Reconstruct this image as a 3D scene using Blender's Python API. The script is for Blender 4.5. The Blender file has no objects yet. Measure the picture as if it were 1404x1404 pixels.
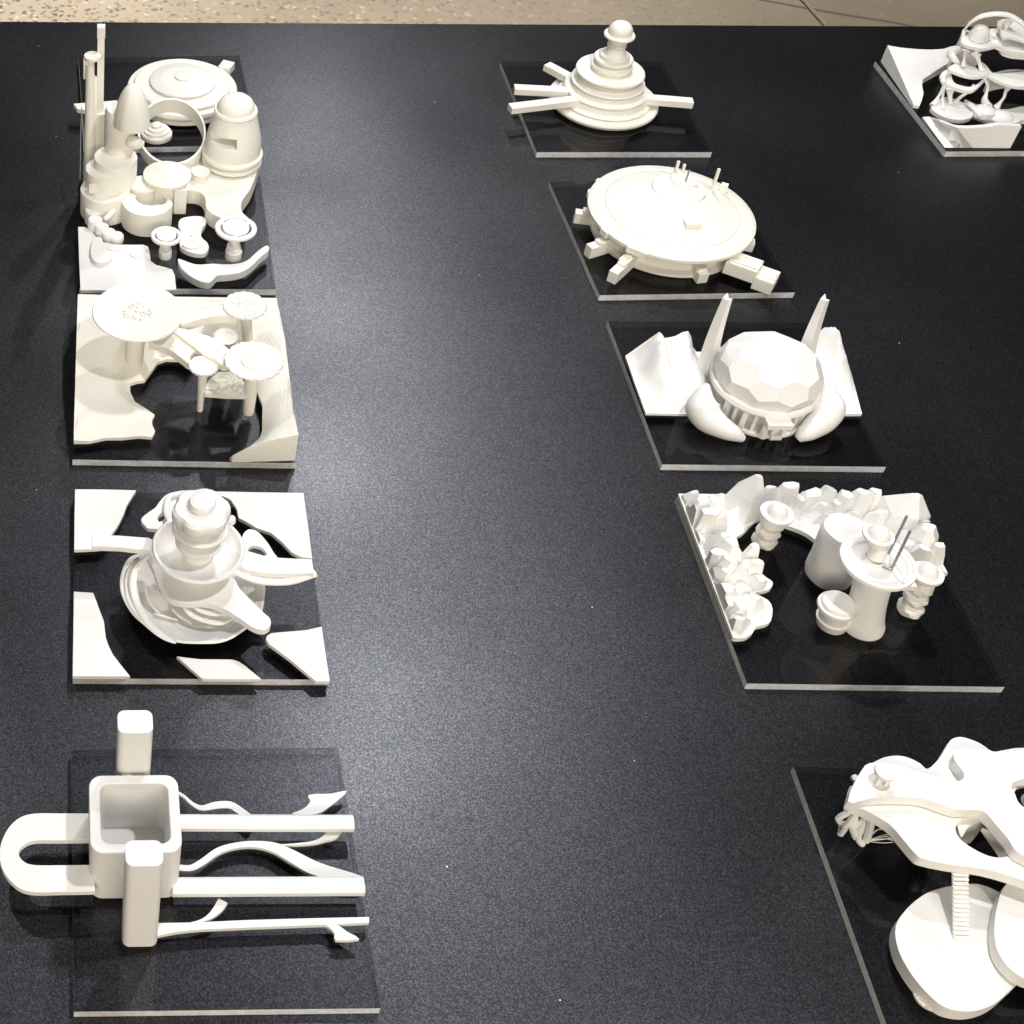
import bpy, bmesh, math, random
from mathutils import Vector, Matrix, noise
from mathutils.geometry import delaunay_2d_cdt
R = math.radians
S = bpy.context.scene
COL = S.collection
K = 0.2            # one plate side = 0.2 m
T = 0.037          # plate thickness in plate sides
random.seed(7)

# ------------------------------------------------------------------ camera
HC, PITCH, ROLL, FPX, PPX, PPY = 4.8136, 0.7451, 0.0052, 2070.793, -588.534, -163.138
fw = Vector((0, math.cos(PITCH), -math.sin(PITCH)))
up0 = Vector((0, math.sin(PITCH), math.cos(PITCH)))
rt0 = Vector((1, 0, 0))
rt = rt0 * math.cos(ROLL) + up0 * math.sin(ROLL)
up = up0 * math.cos(ROLL) - rt0 * math.sin(ROLL)
cd = bpy.data.cameras.new('camera'); cam = bpy.data.objects.new('camera', cd); COL.objects.link(cam)
m = Matrix((rt, up, -fw)).transposed().to_4x4(); m.translation = Vector((0, 0, HC + T)) * K
cam.matrix_world = m
cd.sensor_fit = 'HORIZONTAL'; cd.sensor_width = 36; cd.lens = 36 * FPX / 1404
cd.shift_x = -PPX / 1404; cd.shift_y = PPY / 1404
cd.clip_start = 0.02; cd.clip_end = 60
S.camera = cam
S.render.resolution_x = S.render.resolution_y = 1024

# ------------------------------------------------------------------ light
w = bpy.data.worlds.new('World'); S.world = w; w.use_nodes = True
w.node_tree.nodes['Background'].inputs[0].default_value = (1.0, 0.93, 0.84, 1)
w.node_tree.nodes['Background'].inputs[1].default_value = 0.045
def spot(name, loc, tgt, watts, size=95, blend=.6, rad=.03, col=(.985, .985, 1)):
    d = bpy.data.lights.new(name, 'SPOT'); o = bpy.data.objects.new(name, d); COL.objects.link(o)
    o.location = Vector(loc) * K
    o.rotation_euler = (Vector(tgt) - Vector(loc)).to_track_quat('-Z', 'Y').to_euler()
    d.energy = watts; d.spot_size = R(size); d.spot_blend = blend; d.shadow_soft_size = rad; d.color = col
# gallery track of spotlights above the table, running away from the viewer; added fill spots come after it
spot('track_and_fill_spot', (3.1, 3.1, 7.6), (2.0, 3.4, 0), 47)
spot('track_and_fill_spot', (3.0, 8.4, 7.6), (1.9, 5.2, 0), 40)
spot('track_and_fill_spot', (3.0, 12.6, 7.6), (1.6, 6.6, 0), 39)
spot('track_and_fill_spot', (2.8, 16.8, 7.6), (1.4, 8.0, 0), 33)
spot('track_and_fill_spot', (-2.3, 7.5, 7.6), (0.5, 5.2, 0), 17)  # added fill spot, not on the track, brightens the left column
spot('track_and_fill_spot', (-2.5, 15.0, 7.6), (-2.0, 16.6, -3.7), 215, 80, col=(1, .95, .87))  # added spot that brightens the floor at the left
spot('track_and_fill_spot', (4.5, 17.5, 7.6), (4.0, 16.6, -3.7), 165, 90, col=(1, .95, .87))  # added spot that brightens the floor further right
def area(name, loc, tgt, watts, sx, sy, col):
    d = bpy.data.lights.new(name, 'AREA'); o = bpy.data.objects.new(name, d); COL.objects.link(o)
    o.location = Vector(loc) * K
    o.rotation_euler = (Vector(tgt) - Vector(loc)).to_track_quat('-Z', 'Y').to_euler()
    d.shape = 'RECTANGLE'; d.size = sx * K; d.size_y = sy * K; d.energy = watts; d.color = col
area('front_fill', (1.5, -9, 7), (2, 6, 0), 82, 16, 6, (1, .895, .755))  # added soft fill behind the camera, lifts the shaded front faces
S.view_settings.view_transform = 'Standard'; S.view_settings.look = 'None'
S.view_settings.gamma = 1; S.view_settings.exposure = 0; S.view_settings.use_curve_mapping = False
S.render.engine = 'CYCLES'
S.cycles.max_bounces = 6; S.cycles.transparent_max_bounces = 16; S.cycles.diffuse_bounces = 4
S.cycles.caustics_reflective = False; S.cycles.caustics_refractive = False

# ------------------------------------------------------------------ materials
def mat(name):
    mt = bpy.data.materials.new(name); mt.use_nodes = True
    nt = mt.node_tree; b = nt.nodes['Principled BSDF']
    return mt, nt, b
def N(nt, t, **kw):
    n = nt.nodes.new(t)
    for k, v in kw.items():
        if k.startswith('i_'):
            n.inputs[k[2:].replace('_', ' ')].default_value = v
        else: setattr(n, k, v)
    return n
def pla(name, col, layer=250.0, lstr=.22):
    mt, nt, b = mat(name); L = nt.links
    tc = N(nt, 'ShaderNodeTexCoord'); geo = N(nt, 'ShaderNodeNewGeometry')
    n1 = N(nt, 'ShaderNodeTexNoise', i_Scale=3.5, i_Detail=1.0)
    L.new(tc.outputs['Object'], n1.inputs['Vector'])
    mx = N(nt, 'ShaderNodeMix', data_type='RGBA')
    mx.inputs['A'].default_value = (*[c * .93 for c in col], 1); mx.inputs['B'].default_value = (*[min(1, c * 1.03) for c in col], 1)
    L.new(n1.outputs['Fac'], mx.inputs['Factor']); L.new(mx.outputs['Result'], b.inputs['Base Color'])
    b.inputs['Roughness'].default_value = .48
    b.inputs['Specular IOR Level'].default_value = .35
    # printed layer lines + faint surface unevenness
    wv = N(nt, 'ShaderNodeTexWave', wave_type='BANDS', bands_direction='Z', i_Scale=layer / 6.28, i_Distortion=.6, i_Detail=1.0)
    L.new(tc.outputs['Object'], wv.inputs['Vector'])
    n2 = N(nt, 'ShaderNodeTexNoise', i_Scale=60.0, i_Detail=0.0); L.new(tc.outputs['Object'], n2.inputs['Vector'])
    b1 = N(nt, 'ShaderNodeBump', i_Strength=lstr, i_Distance=.0006); L.new(wv.outputs['Fac'], b1.inputs['Height'])
    b2 = N(nt, 'ShaderNodeBump', i_Strength=.10, i_Distance=.0008); L.new(n2.outputs['Fac'], b2.inputs['Height'])
    L.new(b1.outputs['Normal'], b2.inputs['Normal']); L.new(b2.outputs['Normal'], b.inputs['Normal'])
    return mt
PLA = pla('white_printed_plastic', (.84, .83, .805))
CREAM = pla('cream_printed_plastic', (.84, .82, .74))
ROUGH = pla('rough_printed_plastic', (.82, .805, .75), lstr=.5)

def acrylic(name, tint):
    mt = bpy.data.materials.new(name); mt.use_nodes = True; nt = mt.node_tree; nt.nodes.clear(); L = nt.links
    out = N(nt, 'ShaderNodeOutputMaterial'); tr = N(nt, 'ShaderNodeBsdfTransparent'); tr.inputs[0].default_value = (tint, tint, tint * 1.01, 1)
    gl = N(nt, 'ShaderNodeBsdfGlossy', i_Roughness=.06); gl.inputs['Color'].default_value = (1, 1, 1, 1)
    fr = N(nt, 'ShaderNodeFresnel', i_IOR=1.48)
    tc = N(nt, 'ShaderNodeTexCoord'); n = N(nt, 'ShaderNodeTexNoise', i_Scale=9.0, i_Detail=5.0); L.new(tc.outputs['Object'], n.inputs['Vector'])
    mr = N(nt, 'ShaderNodeMapRange'); mr.inputs['From Min'].default_value = .35; mr.inputs['From Max'].default_value = .75
    mr.inputs['To Min'].default_value = .02; mr.inputs['To Max'].default_value = .045
    L.new(n.outputs['Fac'], mr.inputs['Value']); L.new(mr.outputs['Result'], gl.inputs['Roughness'])
    mx = N(nt, 'ShaderNodeMixShader'); geo = N(nt, 'ShaderNodeNewGeometry'); sb = N(nt, 'ShaderNodeMath', operation='SUBTRACT'); sb.inputs[0].default_value = 1.0; sb.inputs[0].default_value = .45; sb.operation = 'MULTIPLY_ADD'; sb.inputs[1].default_value = -.45; sb.inputs[2].default_value = .45; L.new(geo.outputs['Backfacing'], sb.inputs[0])
    fm = N(nt, 'ShaderNodeMath', operation='MULTIPLY'); L.new(fr.outputs[0], fm.inputs[0]); L.new(sb.outputs[0], fm.inputs[1])
    L.new(fm.outputs[0], mx.inputs[0]); L.new(tr.outputs[0], mx.inputs[1]); L.new(gl.outputs[0], mx.inputs[2])
    L.new(mx.outputs[0], out.inputs['Surface']); return mt
def frosted():
    mt = bpy.data.materials.new('sawn_acrylic_edge'); mt.use_nodes = True; nt = mt.node_tree; nt.nodes.clear(); L = nt.links
    out = N(nt, 'ShaderNodeOutputMaterial'); df = N(nt, 'ShaderNodeBsdfDiffuse'); tl = N(nt, 'ShaderNodeBsdfTranslucent')
    tc = N(nt, 'ShaderNodeTexCoord'); n = N(nt, 'ShaderNodeTexNoise', i_Scale=45.0, i_Detail=4.0); L.new(tc.outputs['Object'], n.inputs['Vector'])
    cr_ = N(nt, 'ShaderNodeValToRGB'); cr_.color_ramp.elements[0].position = .3; cr_.color_ramp.elements[0].color = (.72, .71, .69, 1)
    cr_.color_ramp.elements[1].position = .7; cr_.color_ramp.elements[1].color = (.95, .94, .92, 1)
    L.new(n.outputs['Fac'], cr_.inputs[0]); L.new(cr_.outputs[0], df.inputs[0]); L.new(cr_.outputs[0], tl.inputs[0])
    mx = N(nt, 'ShaderNodeMixShader'); mx.inputs[0].default_value = .5
    L.new(df.outputs[0], mx.inputs[1]); L.new(tl.outputs[0], mx.inputs[2])
    geo = N(nt, 'ShaderNodeNewGeometry'); dk = N(nt, 'ShaderNodeBsdfDiffuse'); dk.inputs[0].default_value = (.02, .02, .02, 1)   # the saw cut looks dark from inside the sheet
    tp = N(nt, 'ShaderNodeBsdfTransparent'); m3 = N(nt, 'ShaderNodeMixShader'); m3.inputs[0].default_value = .7; L.new(dk.outputs[0], m3.inputs[1]); L.new(tp.outputs[0], m3.inputs[2])
    m2 = N(nt, 'ShaderNodeMixShader'); L.new(geo.outputs['Backfacing'], m2.inputs[0]); L.new(mx.outputs[0], m2.inputs[1]); L.new(m3.outputs[0], m2.inputs[2])
    L.new(m2.outputs[0], out.inputs['Surface']); return mt
ACR, CLEAR, EDGE = acrylic('grey_tinted_acrylic', .84), acrylic('clear_acrylic', .93), frosted()

def table_mat():
    mt, nt, b = mat('black_textured_laminate'); L = nt.links
    tc = N(nt, 'ShaderNodeTexCoord')
    v1 = N(nt, 'ShaderNodeTexVoronoi', i_Scale=1300.0); L.new(tc.outputs['Object'], v1.inputs['Vector'])
    sc = N(nt, 'ShaderNodeSeparateColor'); L.new(v1.outputs['Color'], sc.inputs[0])
    pw = N(nt, 'ShaderNodeMath', operation='POWER'); pw.inputs[1].default_value = 2.2; L.new(sc.outputs[0], pw.inputs[0])
    n2 = N(nt, 'ShaderNodeTexNoise', i_Scale=4.0, i_Detail=5.0); L.new(tc.outputs['Object'], n2.inputs['Vector'])
    n3 = N(nt, 'ShaderNodeTexNoise', i_Scale=420.0, i_Detail=1.0); L.new(tc.outputs['Object'], n3.inputs['Vector'])
    cr_ = N(nt, 'ShaderNodeValToRGB'); e = cr_.color_ramp.elements; e[0].color = (.0024, .0024, .0032, 1); e[1].color = (.010, .010, .012, 1)
    L.new(pw.outputs[0], cr_.inputs[0]); L.new(cr_.outputs[0], b.inputs['Base Color'])
    mr = N(nt, 'ShaderNodeMapRange'); mr.inputs['From Min'].default_value = .3; mr.inputs['From Max'].default_value = .7; mr.inputs['To Min'].default_value = .31; mr.inputs['To Max'].default_value = .41
    L.new(n2.outputs['Fac'], mr.inputs['Value']); L.new(mr.outputs['Result'], b.inputs['Roughness'])
    sp_ = N(nt, 'ShaderNodeMapRange'); sp_.inputs['To Min'].default_value = .34; sp_.inputs['To Max'].default_value = 1.05
    L.new(pw.outputs[0], sp_.inputs['Value']); L.new(sp_.outputs['Result'], b.inputs['Specular IOR Level'])
    b.inputs['Specular Tint'].default_value = (.90, .92, 1.0, 1)
    bp = N(nt, 'ShaderNodeBump', i_Strength=.10, i_Distance=.0006); L.new(n3.outputs['Fac'], bp.inputs['Height']); L.new(bp.outputs['Normal'], b.inputs['Normal'])
    return mt
def floor_mat():
    mt, nt, b = mat('polished_concrete'); L = nt.links
    tc = N(nt, 'ShaderNodeTexCoord')
    big = N(nt, 'ShaderNodeTexNoise', i_Scale=1.1, i_Detail=4.0); L.new(tc.outputs['Object'], big.inputs['Vector'])
    base = N(nt, 'ShaderNodeValToRGB'); e = base.color_ramp.elements
    e[0].position = .35; e[0].color = (.31, .262, .208, 1); e[1].position = .68; e[1].color = (.53, .455, .36, 1)
    L.new(big.outputs['Fac'], base.inputs[0])
    wn = N(nt, 'ShaderNodeTexNoise', i_Scale=55.0, i_Detail=3.0); L.new(tc.outputs['Object'], wn.inputs['Vector'])
    wm = N(nt, 'ShaderNodeVectorMath', operation='SCALE'); wm.inputs['Scale'].default_value = .022; L.new(wn.outputs['Color'], wm.inputs[0])
    wa = N(nt, 'ShaderNodeVectorMath', operation='ADD'); L.new(tc.outputs['Object'], wa.inputs[0]); L.new(wm.outputs[0], wa.inputs[1])
    vo = N(nt, 'ShaderNodeTexVoronoi', i_Scale=70.0); vo.inputs['Randomness'].default_value = 1.0; L.new(wa.outputs[0], vo.inputs['Vector'])
    peb = N(nt, 'ShaderNodeSeparateColor'); L.new(vo.outputs['Color'], peb.inputs[0])
    pr = N(nt, 'ShaderNodeValToRGB'); pr.color_ramp.interpolation = 'CONSTANT'; e = pr.color_ramp.elements
    e[0].color = (.10, .085, .07, 1); e[1].position = .16; e[1].color = (.24, .19, .13, 1)
    for p, c in ((.34, (.46, .38, .28, 1)), (.55, (.40, .31, .2, 1)), (.78, (.70, .63, .52, 1)), (.9, (.2, .19, .18, 1))):
        x = pr.color_ramp.elements.new(p); x.color = c
    L.new(peb.outputs[0], pr.inputs[0])
    dm = N(nt, 'ShaderNodeMath', operation='LESS_THAN'); dm.inputs[1].default_value = .42; L.new(vo.outputs['Distance'], dm.inputs[0])
    # exposed stones fade out to the right (smoother, older slab)
    sx = N(nt, 'ShaderNodeSeparateXYZ'); L.new(tc.outputs['Object'], sx.inputs[0])
    fr = N(nt, 'ShaderNodeMapRange'); fr.inputs['From Min'].default_value = -.4; fr.inputs['From Max'].default_value = 1.6
    fr.inputs['To Min'].default_value = .85; fr.inputs['To Max'].default_value = .12; L.new(sx.outputs['X'], fr.inputs['Value'])
    mm = N(nt, 'ShaderNodeMath', operation='MULTIPLY'); L.new(dm.outputs[0], mm.inputs[0]); L.new(fr.outputs['Result'], mm.inputs[1])
    mx = N(nt, 'ShaderNodeMix', data_type='RGBA'); L.new(mm.outputs[0], mx.inputs['Factor']); L.new(base.outputs[0], mx.inputs['A']); L.new(pr.outputs[0], mx.inputs['B'])
    L.new(mx.outputs['Result'], b.inputs['Base Color']); b.inputs['Roughness'].default_value = .42
    return mt
TABLE, FLOOR = table_mat(), floor_mat()
def plain(name, col, rough=.5, metal=0):
    mt, nt, b = mat(name); L = nt.links
    tc = N(nt, 'ShaderNodeTexCoord'); n = N(nt, 'ShaderNodeTexNoise', i_Scale=30.0); L.new(tc.outputs['Object'], n.inputs['Vector'])
    mx = N(nt, 'ShaderNodeMix', data_type='RGBA'); mx.inputs['A'].default_value = (*[c * .85 for c in col], 1); mx.inputs['B'].default_value = (*col, 1)
    L.new(n.outputs['Fac'], mx.inputs['Factor']); L.new(mx.outputs['Result'], b.inputs['Base Color'])
    b.inputs['Roughness'].default_value = rough; b.inputs['Metallic'].default_value = metal; return mt
STEEL = plain('grey_metal_wire', (.33, .33, .33), .4, .4)
CABLE = plain('tan_cable_sheath', (.45, .38, .3)); SHADOW_LINE = plain('painted_floor_shadow', (.24, .20, .165), .8)  # last colour is a floor shadow put into a material

# ------------------------------------------------------------------ plates and picture-to-plate lookup
def ray(px, py, h):
    d = fw + rt * ((px - 702 - PPX) / FPX) - up * ((py - 702 - PPY) / FPX)
    t = (h - HC) / d.z
    return Vector((d.x * t, d.y * t))
PLATES = {'L4': (.473, 2.756, .98), 'L3': (.467, 4.076, -.02), 'L2': (.463, 5.27, -.87), 'L1b': (.481, 6.503, -.18),
          'L1a': (.484, 7.796, 2.48), 'R1': (3.074, 7.765, .53), 'R2': (3.1, 6.484, 1.78), 'R3': (3.102, 5.262, -.46),
          'R4': (3.1, 4.063, -.57), 'R5': (3.131, 2.676, -1.9), 'R6': (5.409, 7.799, 1.23)}
class View:
    """a crop of the photograph: gives plate coordinates of a point seen at (x, y) and lying h above the plate"""
    def __init__(s, plate, x0, y0, k): s.c = PLATES[plate]; s.plate = plate; s.x0, s.y0, s.k = x0, y0, k
    def __call__(s, x, y, h=0):
        p = ray(s.x0 + x * s.k, s.y0 + y * s.k, h) - Vector(s.c[:2]); a = -R(s.c[2])
        return Vector((p.x * math.cos(a) - p.y * math.sin(a), p.x * math.sin(a) + p.y * math.cos(a)))
    def r(s, x0, x1, y, h=0): return (s(x1, y, h) - s(x0, y, h)).length / 2
    def many(s, pts, h=0): return [s(p[0], p[1], h if len(p) < 3 else p[2]) for p in pts]

# ------------------------------------------------------------------ mesh helpers
def cr(pts, n=6, closed=True):
    out = []; m_ = len(pts)
    pts = [Vector(p) for p in pts]
    rng = range(m_) if closed else range(m_ - 1)
    for i in rng:
        if closed: a, b, c, d = pts[i - 1], pts[i], pts[(i + 1) % m_], pts[(i + 2) % m_]
        else: a, b, c, d = pts[max(i - 1, 0)], pts[i], pts[i + 1], pts[min(i + 2, m_ - 1)]
        for k in range(n):
            t = k / n
            out.append(.5 * ((2 * b) + (c - a) * t + (2 * a - 5 * b + 4 * c - d) * t * t + (3 * b - a - 3 * c + d) * t ** 3))
    if not closed: out.append(pts[-1])
    return out
def circ(c, r, n=40, ry=None, a0=0):
    return [Vector((c[0] + r * math.cos(a0 + i * 2 * math.pi / n), c[1] + (ry or r) * math.sin(a0 + i * 2 * math.pi / n))) for i in range(n)]
def rrect(c, lx, ly, rad, rot=0, n=6):
    out = []
    for sx, sy, a in ((1, 1, 0), (-1, 1, 90), (-1, -1, 180), (1, -1, 270)):
        for k in range(n + 1):
            t = R(a + 90 * k / n)
            x = sx * (lx / 2 - rad) + rad * math.cos(t); y = sy * (ly / 2 - rad) + rad * math.sin(t)
            out.append(Vector((c[0] + x * math.cos(rot) - y * math.sin(rot), c[1] + x * math.sin(rot) + y * math.cos(rot))))
    return out
def inside(p, poly):
    r = False; j = len(poly) - 1
    for i in range(len(poly)):
        a, b = poly[i], poly[j]
        if (a[1] > p[1]) != (b[1] > p[1]) and p[0] < (b[0] - a[0]) * (p[1] - a[1]) / (b[1] - a[1]) + a[0]: r = not r
        j = i
    return r
def slab(loops, z0, z1, grid=None, bm=None):
    """solid plate with any outline (and holes); z0, z1 numbers or functions of x, y; grid adds inner points"""
    bm = bm or bmesh.new()
    f0 = z0 if callable(z0) else (lambda x, y: z0)
    f1 = z1 if callable(z1) else (lambda x, y: z1)
    co = []; ed = []
    for lp in loops:
        s = len(co); co += [Vector((p[0], p[1])) for p in lp]
        ed += [(s + i, s + (i + 1) % len(lp)) for i in range(len(lp))]
    if grid:
        lp = loops[0]
        xs = [p[0] for p in lp]; ys = [p[1] for p in lp]
        y = min(ys) + grid / 2; row = 0
        while y < max(ys):
            x = min(xs) + grid * (.5 if row % 2 else .99)
            while x < max(xs):
                q = Vector((x + random.uniform(-.15, .15) * grid, y + random.uniform(-.15, .15) * grid))
                if inside(q, lp) and not any(inside(q, h) for h in loops[1:]): co.append(q)
                x += grid
            y += grid; row += 1
    vs, es, fs, *_ = delaunay_2d_cdt(co, ed, [], 1, 1e-6)
    cen = [(vs[f[0]] + vs[f[1]] + vs[f[2]]) / 3 for f in fs]
    fs = [f for f, c_ in zip(fs, cen) if inside(c_, loops[0]) and not any(inside(c_, h) for h in loops[1:])]
    top = [bm.verts.new((v.x, v.y, f1(v.x, v.y))) for v in vs]
    bot = [bm.verts.new((v.x, v.y, f0(v.x, v.y))) for v in vs]
    cnt = {}
    for f in fs:
        bm.faces.new([top[i] for i in f]); bm.faces.new([bot[i] for i in reversed(f)])
        for i in range(len(f)):
            a, b = f[i], f[(i + 1) % len(f)]
            cnt[(a, b)] = cnt.get((a, b), 0) + 1
    for (a, b) in cnt:
        if (b, a) not in cnt: bm.faces.new((top[b], top[a], bot[a], bot[b]))
    lone = [v for v in bm.verts if not v.link_faces]
    for v in lone: bm.verts.remove(v)
    return bm
def lathe(prof, c=(0, 0), seg=48, lean=(0, 0), rf=None, bm=None, sy=1.0):
    bm = bm or bmesh.new(); rings = []
    for r, z in prof:
        cx, cy = c[0] + lean[0] * z, c[1] + lean[1] * z
        if r <= 1e-6: rings.append([bm.verts.new((cx, cy, z))]); continue
        ring = []
        for i in range(seg):
            a = i * 2 * math.pi / seg; q = r * (rf(a, z) if rf else 1)
            ring.append(bm.verts.new((cx + q * math.cos(a), cy + q * math.sin(a) * sy, z)))
        rings.append(ring)
    for A, B in zip(rings, rings[1:]):
        if len(A) == 1 and len(B) == 1: continue
        for i in range(seg):
            j = (i + 1) % seg
            if len(A) == 1: bm.faces.new((A[0], B[j], B[i]))
            elif len(B) == 1: bm.faces.new((A[i], A[j], B[0]))
            else: bm.faces.new((A[i], A[j], B[j], B[i]))
    for ring, rev in ((rings[0], True), (rings[-1], False)):
        if len(ring) > 1: bm.faces.new(list(reversed(ring)) if rev else ring)
    return bm
def tube(path, radii, seg=12, n=6, flat=None, bm=None, smooth=True, sec=None):
    """swept section along a path of (x, y, z); flat=(w, h) scales the section sideways and upwards"""
    bm = bm or bmesh.new()
    P4 = [Vector((*p[:3], radii if not isinstance(radii, (list, tuple)) else radii[i])) for i, p in enumerate(path)]
    if smooth and len(P4) > 2: P4 = cr(P4, n, False)
    pts = [Vector(p[:3]) for p in P4]; rr = [max(p[3], 1e-4) for p in P4]
    fl = flat or (1, 1); rings = []
    sec = sec or [(math.cos(k * 2 * math.pi / seg), math.sin(k * 2 * math.pi / seg)) for k in range(seg)]
    for i, p in enumerate(pts):
        t = (pts[min(i + 1, len(pts) - 1)] - pts[max(i - 1, 0)]).normalized()
        side = t.cross(Vector((0, 0, 1)))
        if side.length < .05: side = Vector((1, 0, 0)) - t * t.x
        side.normalize(); nn = side.cross(t)
        rings.append([bm.verts.new(p + side * (u * rr[i] * fl[0]) + nn * (v * rr[i] * fl[1])) for u, v in sec])
    s_ = len(sec)
    for A, B in zip(rings, rings[1:]):
        for k in range(s_):
            bm.faces.new((A[k], A[(k + 1) % s_], B[(k + 1) % s_], B[k]))
    bm.faces.new(list(reversed(rings[0]))); bm.faces.new(rings[-1])
    return bm
SQ = [(1, -1), (1, 1), (-1, 1), (-1, -1)]
def box(c, lx, ly, z0, z1, rot=0, bm=None):
    bm = bm or bmesh.new(); q = []
    for z in (z0, z1):
        for x, y in ((-1, -1), (1, -1), (1, 1), (-1, 1)):
            u, v = x * lx / 2, y * ly / 2
            q.append(bm.verts.new((c[0] + u * math.cos(rot) - v * math.sin(rot), c[1] + u * math.sin(rot) + v * math.cos(rot), z)))
    for f in ((3, 2, 1, 0), (4, 5, 6, 7), (0, 1, 5, 4), (1, 2, 6, 5), (2, 3, 7, 6), (3, 0, 4, 7)): bm.faces.new([q[i] for i in f])
    return bm
def ribbon(cl, z0, z1, n=6):
    """flat strip with changing width: cl = [(x, y, half width)]"""
    C = cr([Vector(p) for p in cl], n, False) if len(cl) > 2 else [Vector(p) for p in cl]
    Lp, Rp = [], []
    for i, p in enumerate(C):
        t = Vector((C[min(i + 1, len(C) - 1)] - C[max(i - 1, 0)])[:2]).normalized(); nn = Vector((-t.y, t.x))
        Lp.append(Vector(p[:2]) + nn * p[2]); Rp.append(Vector(p[:2]) - nn * p[2])
    bm = bmesh.new(); rows = []
    for a, b in zip(Lp, Rp):
        rows.append([bm.verts.new((*a, z0)), bm.verts.new((*b, z0)), bm.verts.new((*b, z1)), bm.verts.new((*a, z1))])
    for A, B in zip(rows, rows[1:]):
        for k in range(4): bm.faces.new((A[k], A[(k + 1) % 4], B[(k + 1) % 4], B[k]))
    bm.faces.new(rows[0][::-1]); bm.faces.new(rows[-1])
    return bm

ORIG = {}
def frame(o, plate, ox=0, oy=0, z=T):
    x, y, a = PLATES[plate]; a = R(a)
    o.location = Vector((x + ox * math.cos(a) - oy * math.sin(a), y + ox * math.sin(a) + oy * math.cos(a), z)) * K
    o.rotation_euler = (0, 0, a); o.scale = (K, K, K)
def tag(o, label, cat, group=None):
    o['label'] = label; o['category'] = cat
    if group: o['group'] = group
def thing(name, label, plate, o=(0, 0), cat='model', group=None):
    e = bpy.data.objects.new(name, None); COL.objects.link(e); e.empty_display_size = .05
    frame(e, plate, o[0], o[1]); ORIG[e.name] = Vector((o[0], o[1], 0)); tag(e, label, cat, group); return e
def mesh(name, bm, mt, angle=38):
    bmesh.ops.recalc_face_normals(bm, faces=bm.faces)
    me = bpy.data.meshes.new(name); bm.to_mesh(me); bm.free()
    for p in me.polygons: p.use_smooth = True
    me.set_sharp_from_angle(angle=R(angle))
    me.materials.append(mt); return me
def part(name, bm, root, mt=None, parent=None, bev=0, angle=38, label=None):
    for v in bm.verts: v.co -= ORIG[root.name]
    o = bpy.data.objects.new(name, mesh(name, bm, mt or PLA, angle)); COL.objects.link(o); o.parent = parent or root
    if bev:
        b = o.modifiers.new('bevel', 'BEVEL'); b.width = bev; b.segments = 2; b.limit_method = 'ANGLE'; b.angle_limit = R(50)
    if label: o['label'] = label
    return o
def single(name, bm, label, plate, mt=None, cat='model', o=(0, 0), bev=0, angle=38, group=None):
    for v in bm.verts: v.co -= Vector((o[0], o[1], 0))
    ob = bpy.data.objects.new(name, mesh(name, bm, mt or PLA, angle)); COL.objects.link(ob)
    frame(ob, plate, o[0], o[1]); tag(ob, label, cat, group)
    if bev:
        b = ob.modifiers.new('bevel', 'BEVEL'); b.width = bev; b.segments = 2; b.limit_method = 'ANGLE'; b.angle_limit = R(50)
    return ob
def cut(o, bm, root):
    """carve a shape out of a part, for good"""
    for v in bm.verts: v.co -= ORIG[root.name]
    bmesh.ops.recalc_face_normals(bm, faces=bm.faces)
    me = bpy.data.meshes.new('cutter'); bm.to_mesh(me); bm.free()
    k = bpy.data.objects.new('cutter', me); COL.objects.link(k); k.parent = root
    md = o.modifiers.new('cut', 'BOOLEAN'); md.object = k; md.solver = 'EXACT'
    bpy.context.view_layer.update()
    ne = bpy.data.meshes.new_from_object(o.evaluated_get(bpy.context.evaluated_depsgraph_get()))
    o.modifiers.clear(); o.data = ne; bpy.data.objects.remove(k); ne.set_sharp_from_angle(angle=R(30))
def fbm(x, y, s=1.0, seed=0.0): return noise.fractal(Vector((x * s + seed, y * s, seed)), 1.0, 2.0, 4)

# ------------------------------------------------------------------ setting
def setting(name, bm, mt):
    for v in bm.verts: v.co *= K
    o = bpy.data.objects.new(name, mesh(name, bm, mt)); COL.objects.link(o); o['kind'] = 'structure'; return o
tb = box((2.6, 4.033), 14, 9.525, -.16, 0); tbo = setting('tabletop', tb, TABLE)
tbo['label'] = 'black textured laminate table carrying all the white models'
bv = tbo.modifiers.new('bevel', 'BEVEL'); bv.width = .0015; bv.segments = 2
FZ = -3.75
fb = box((2, 10), 90, 90, FZ - .1, FZ); setting('floor', fb, FLOOR)['label'] = 'polished concrete floor with exposed stones behind the table'
def fpt(px, py, z=FZ):
    p = ray(px, py, z - T); return (p.x, p.y, z)
# cable lying on the floor, seen past the table edge
c0 = [fpt(1088, -12, FZ + .03), fpt(1104, 2, FZ + .03), fpt(1113, 13, FZ + .03), fpt(1124, 25, FZ + .03), fpt(1134, 37, FZ + .03), fpt(1150, 60, FZ + .03)]
cb = tube(c0, .022, 8)
for v in cb.verts: v.co *= K
co = bpy.data.objects.new('cable', mesh('cable', cb, CABLE)); COL.objects.link(co); tag(co, 'thin tan cable lying on the concrete floor behind the table', 'cable')
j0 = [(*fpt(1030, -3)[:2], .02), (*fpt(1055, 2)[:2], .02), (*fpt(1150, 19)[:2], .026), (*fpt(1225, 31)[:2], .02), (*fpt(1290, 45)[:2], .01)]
jo = setting('floor_shadow_line', ribbon(j0, FZ + .001, FZ + .004), SHADOW_LINE)  # thin dark strip painting the shadow line that crosses the cable

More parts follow.
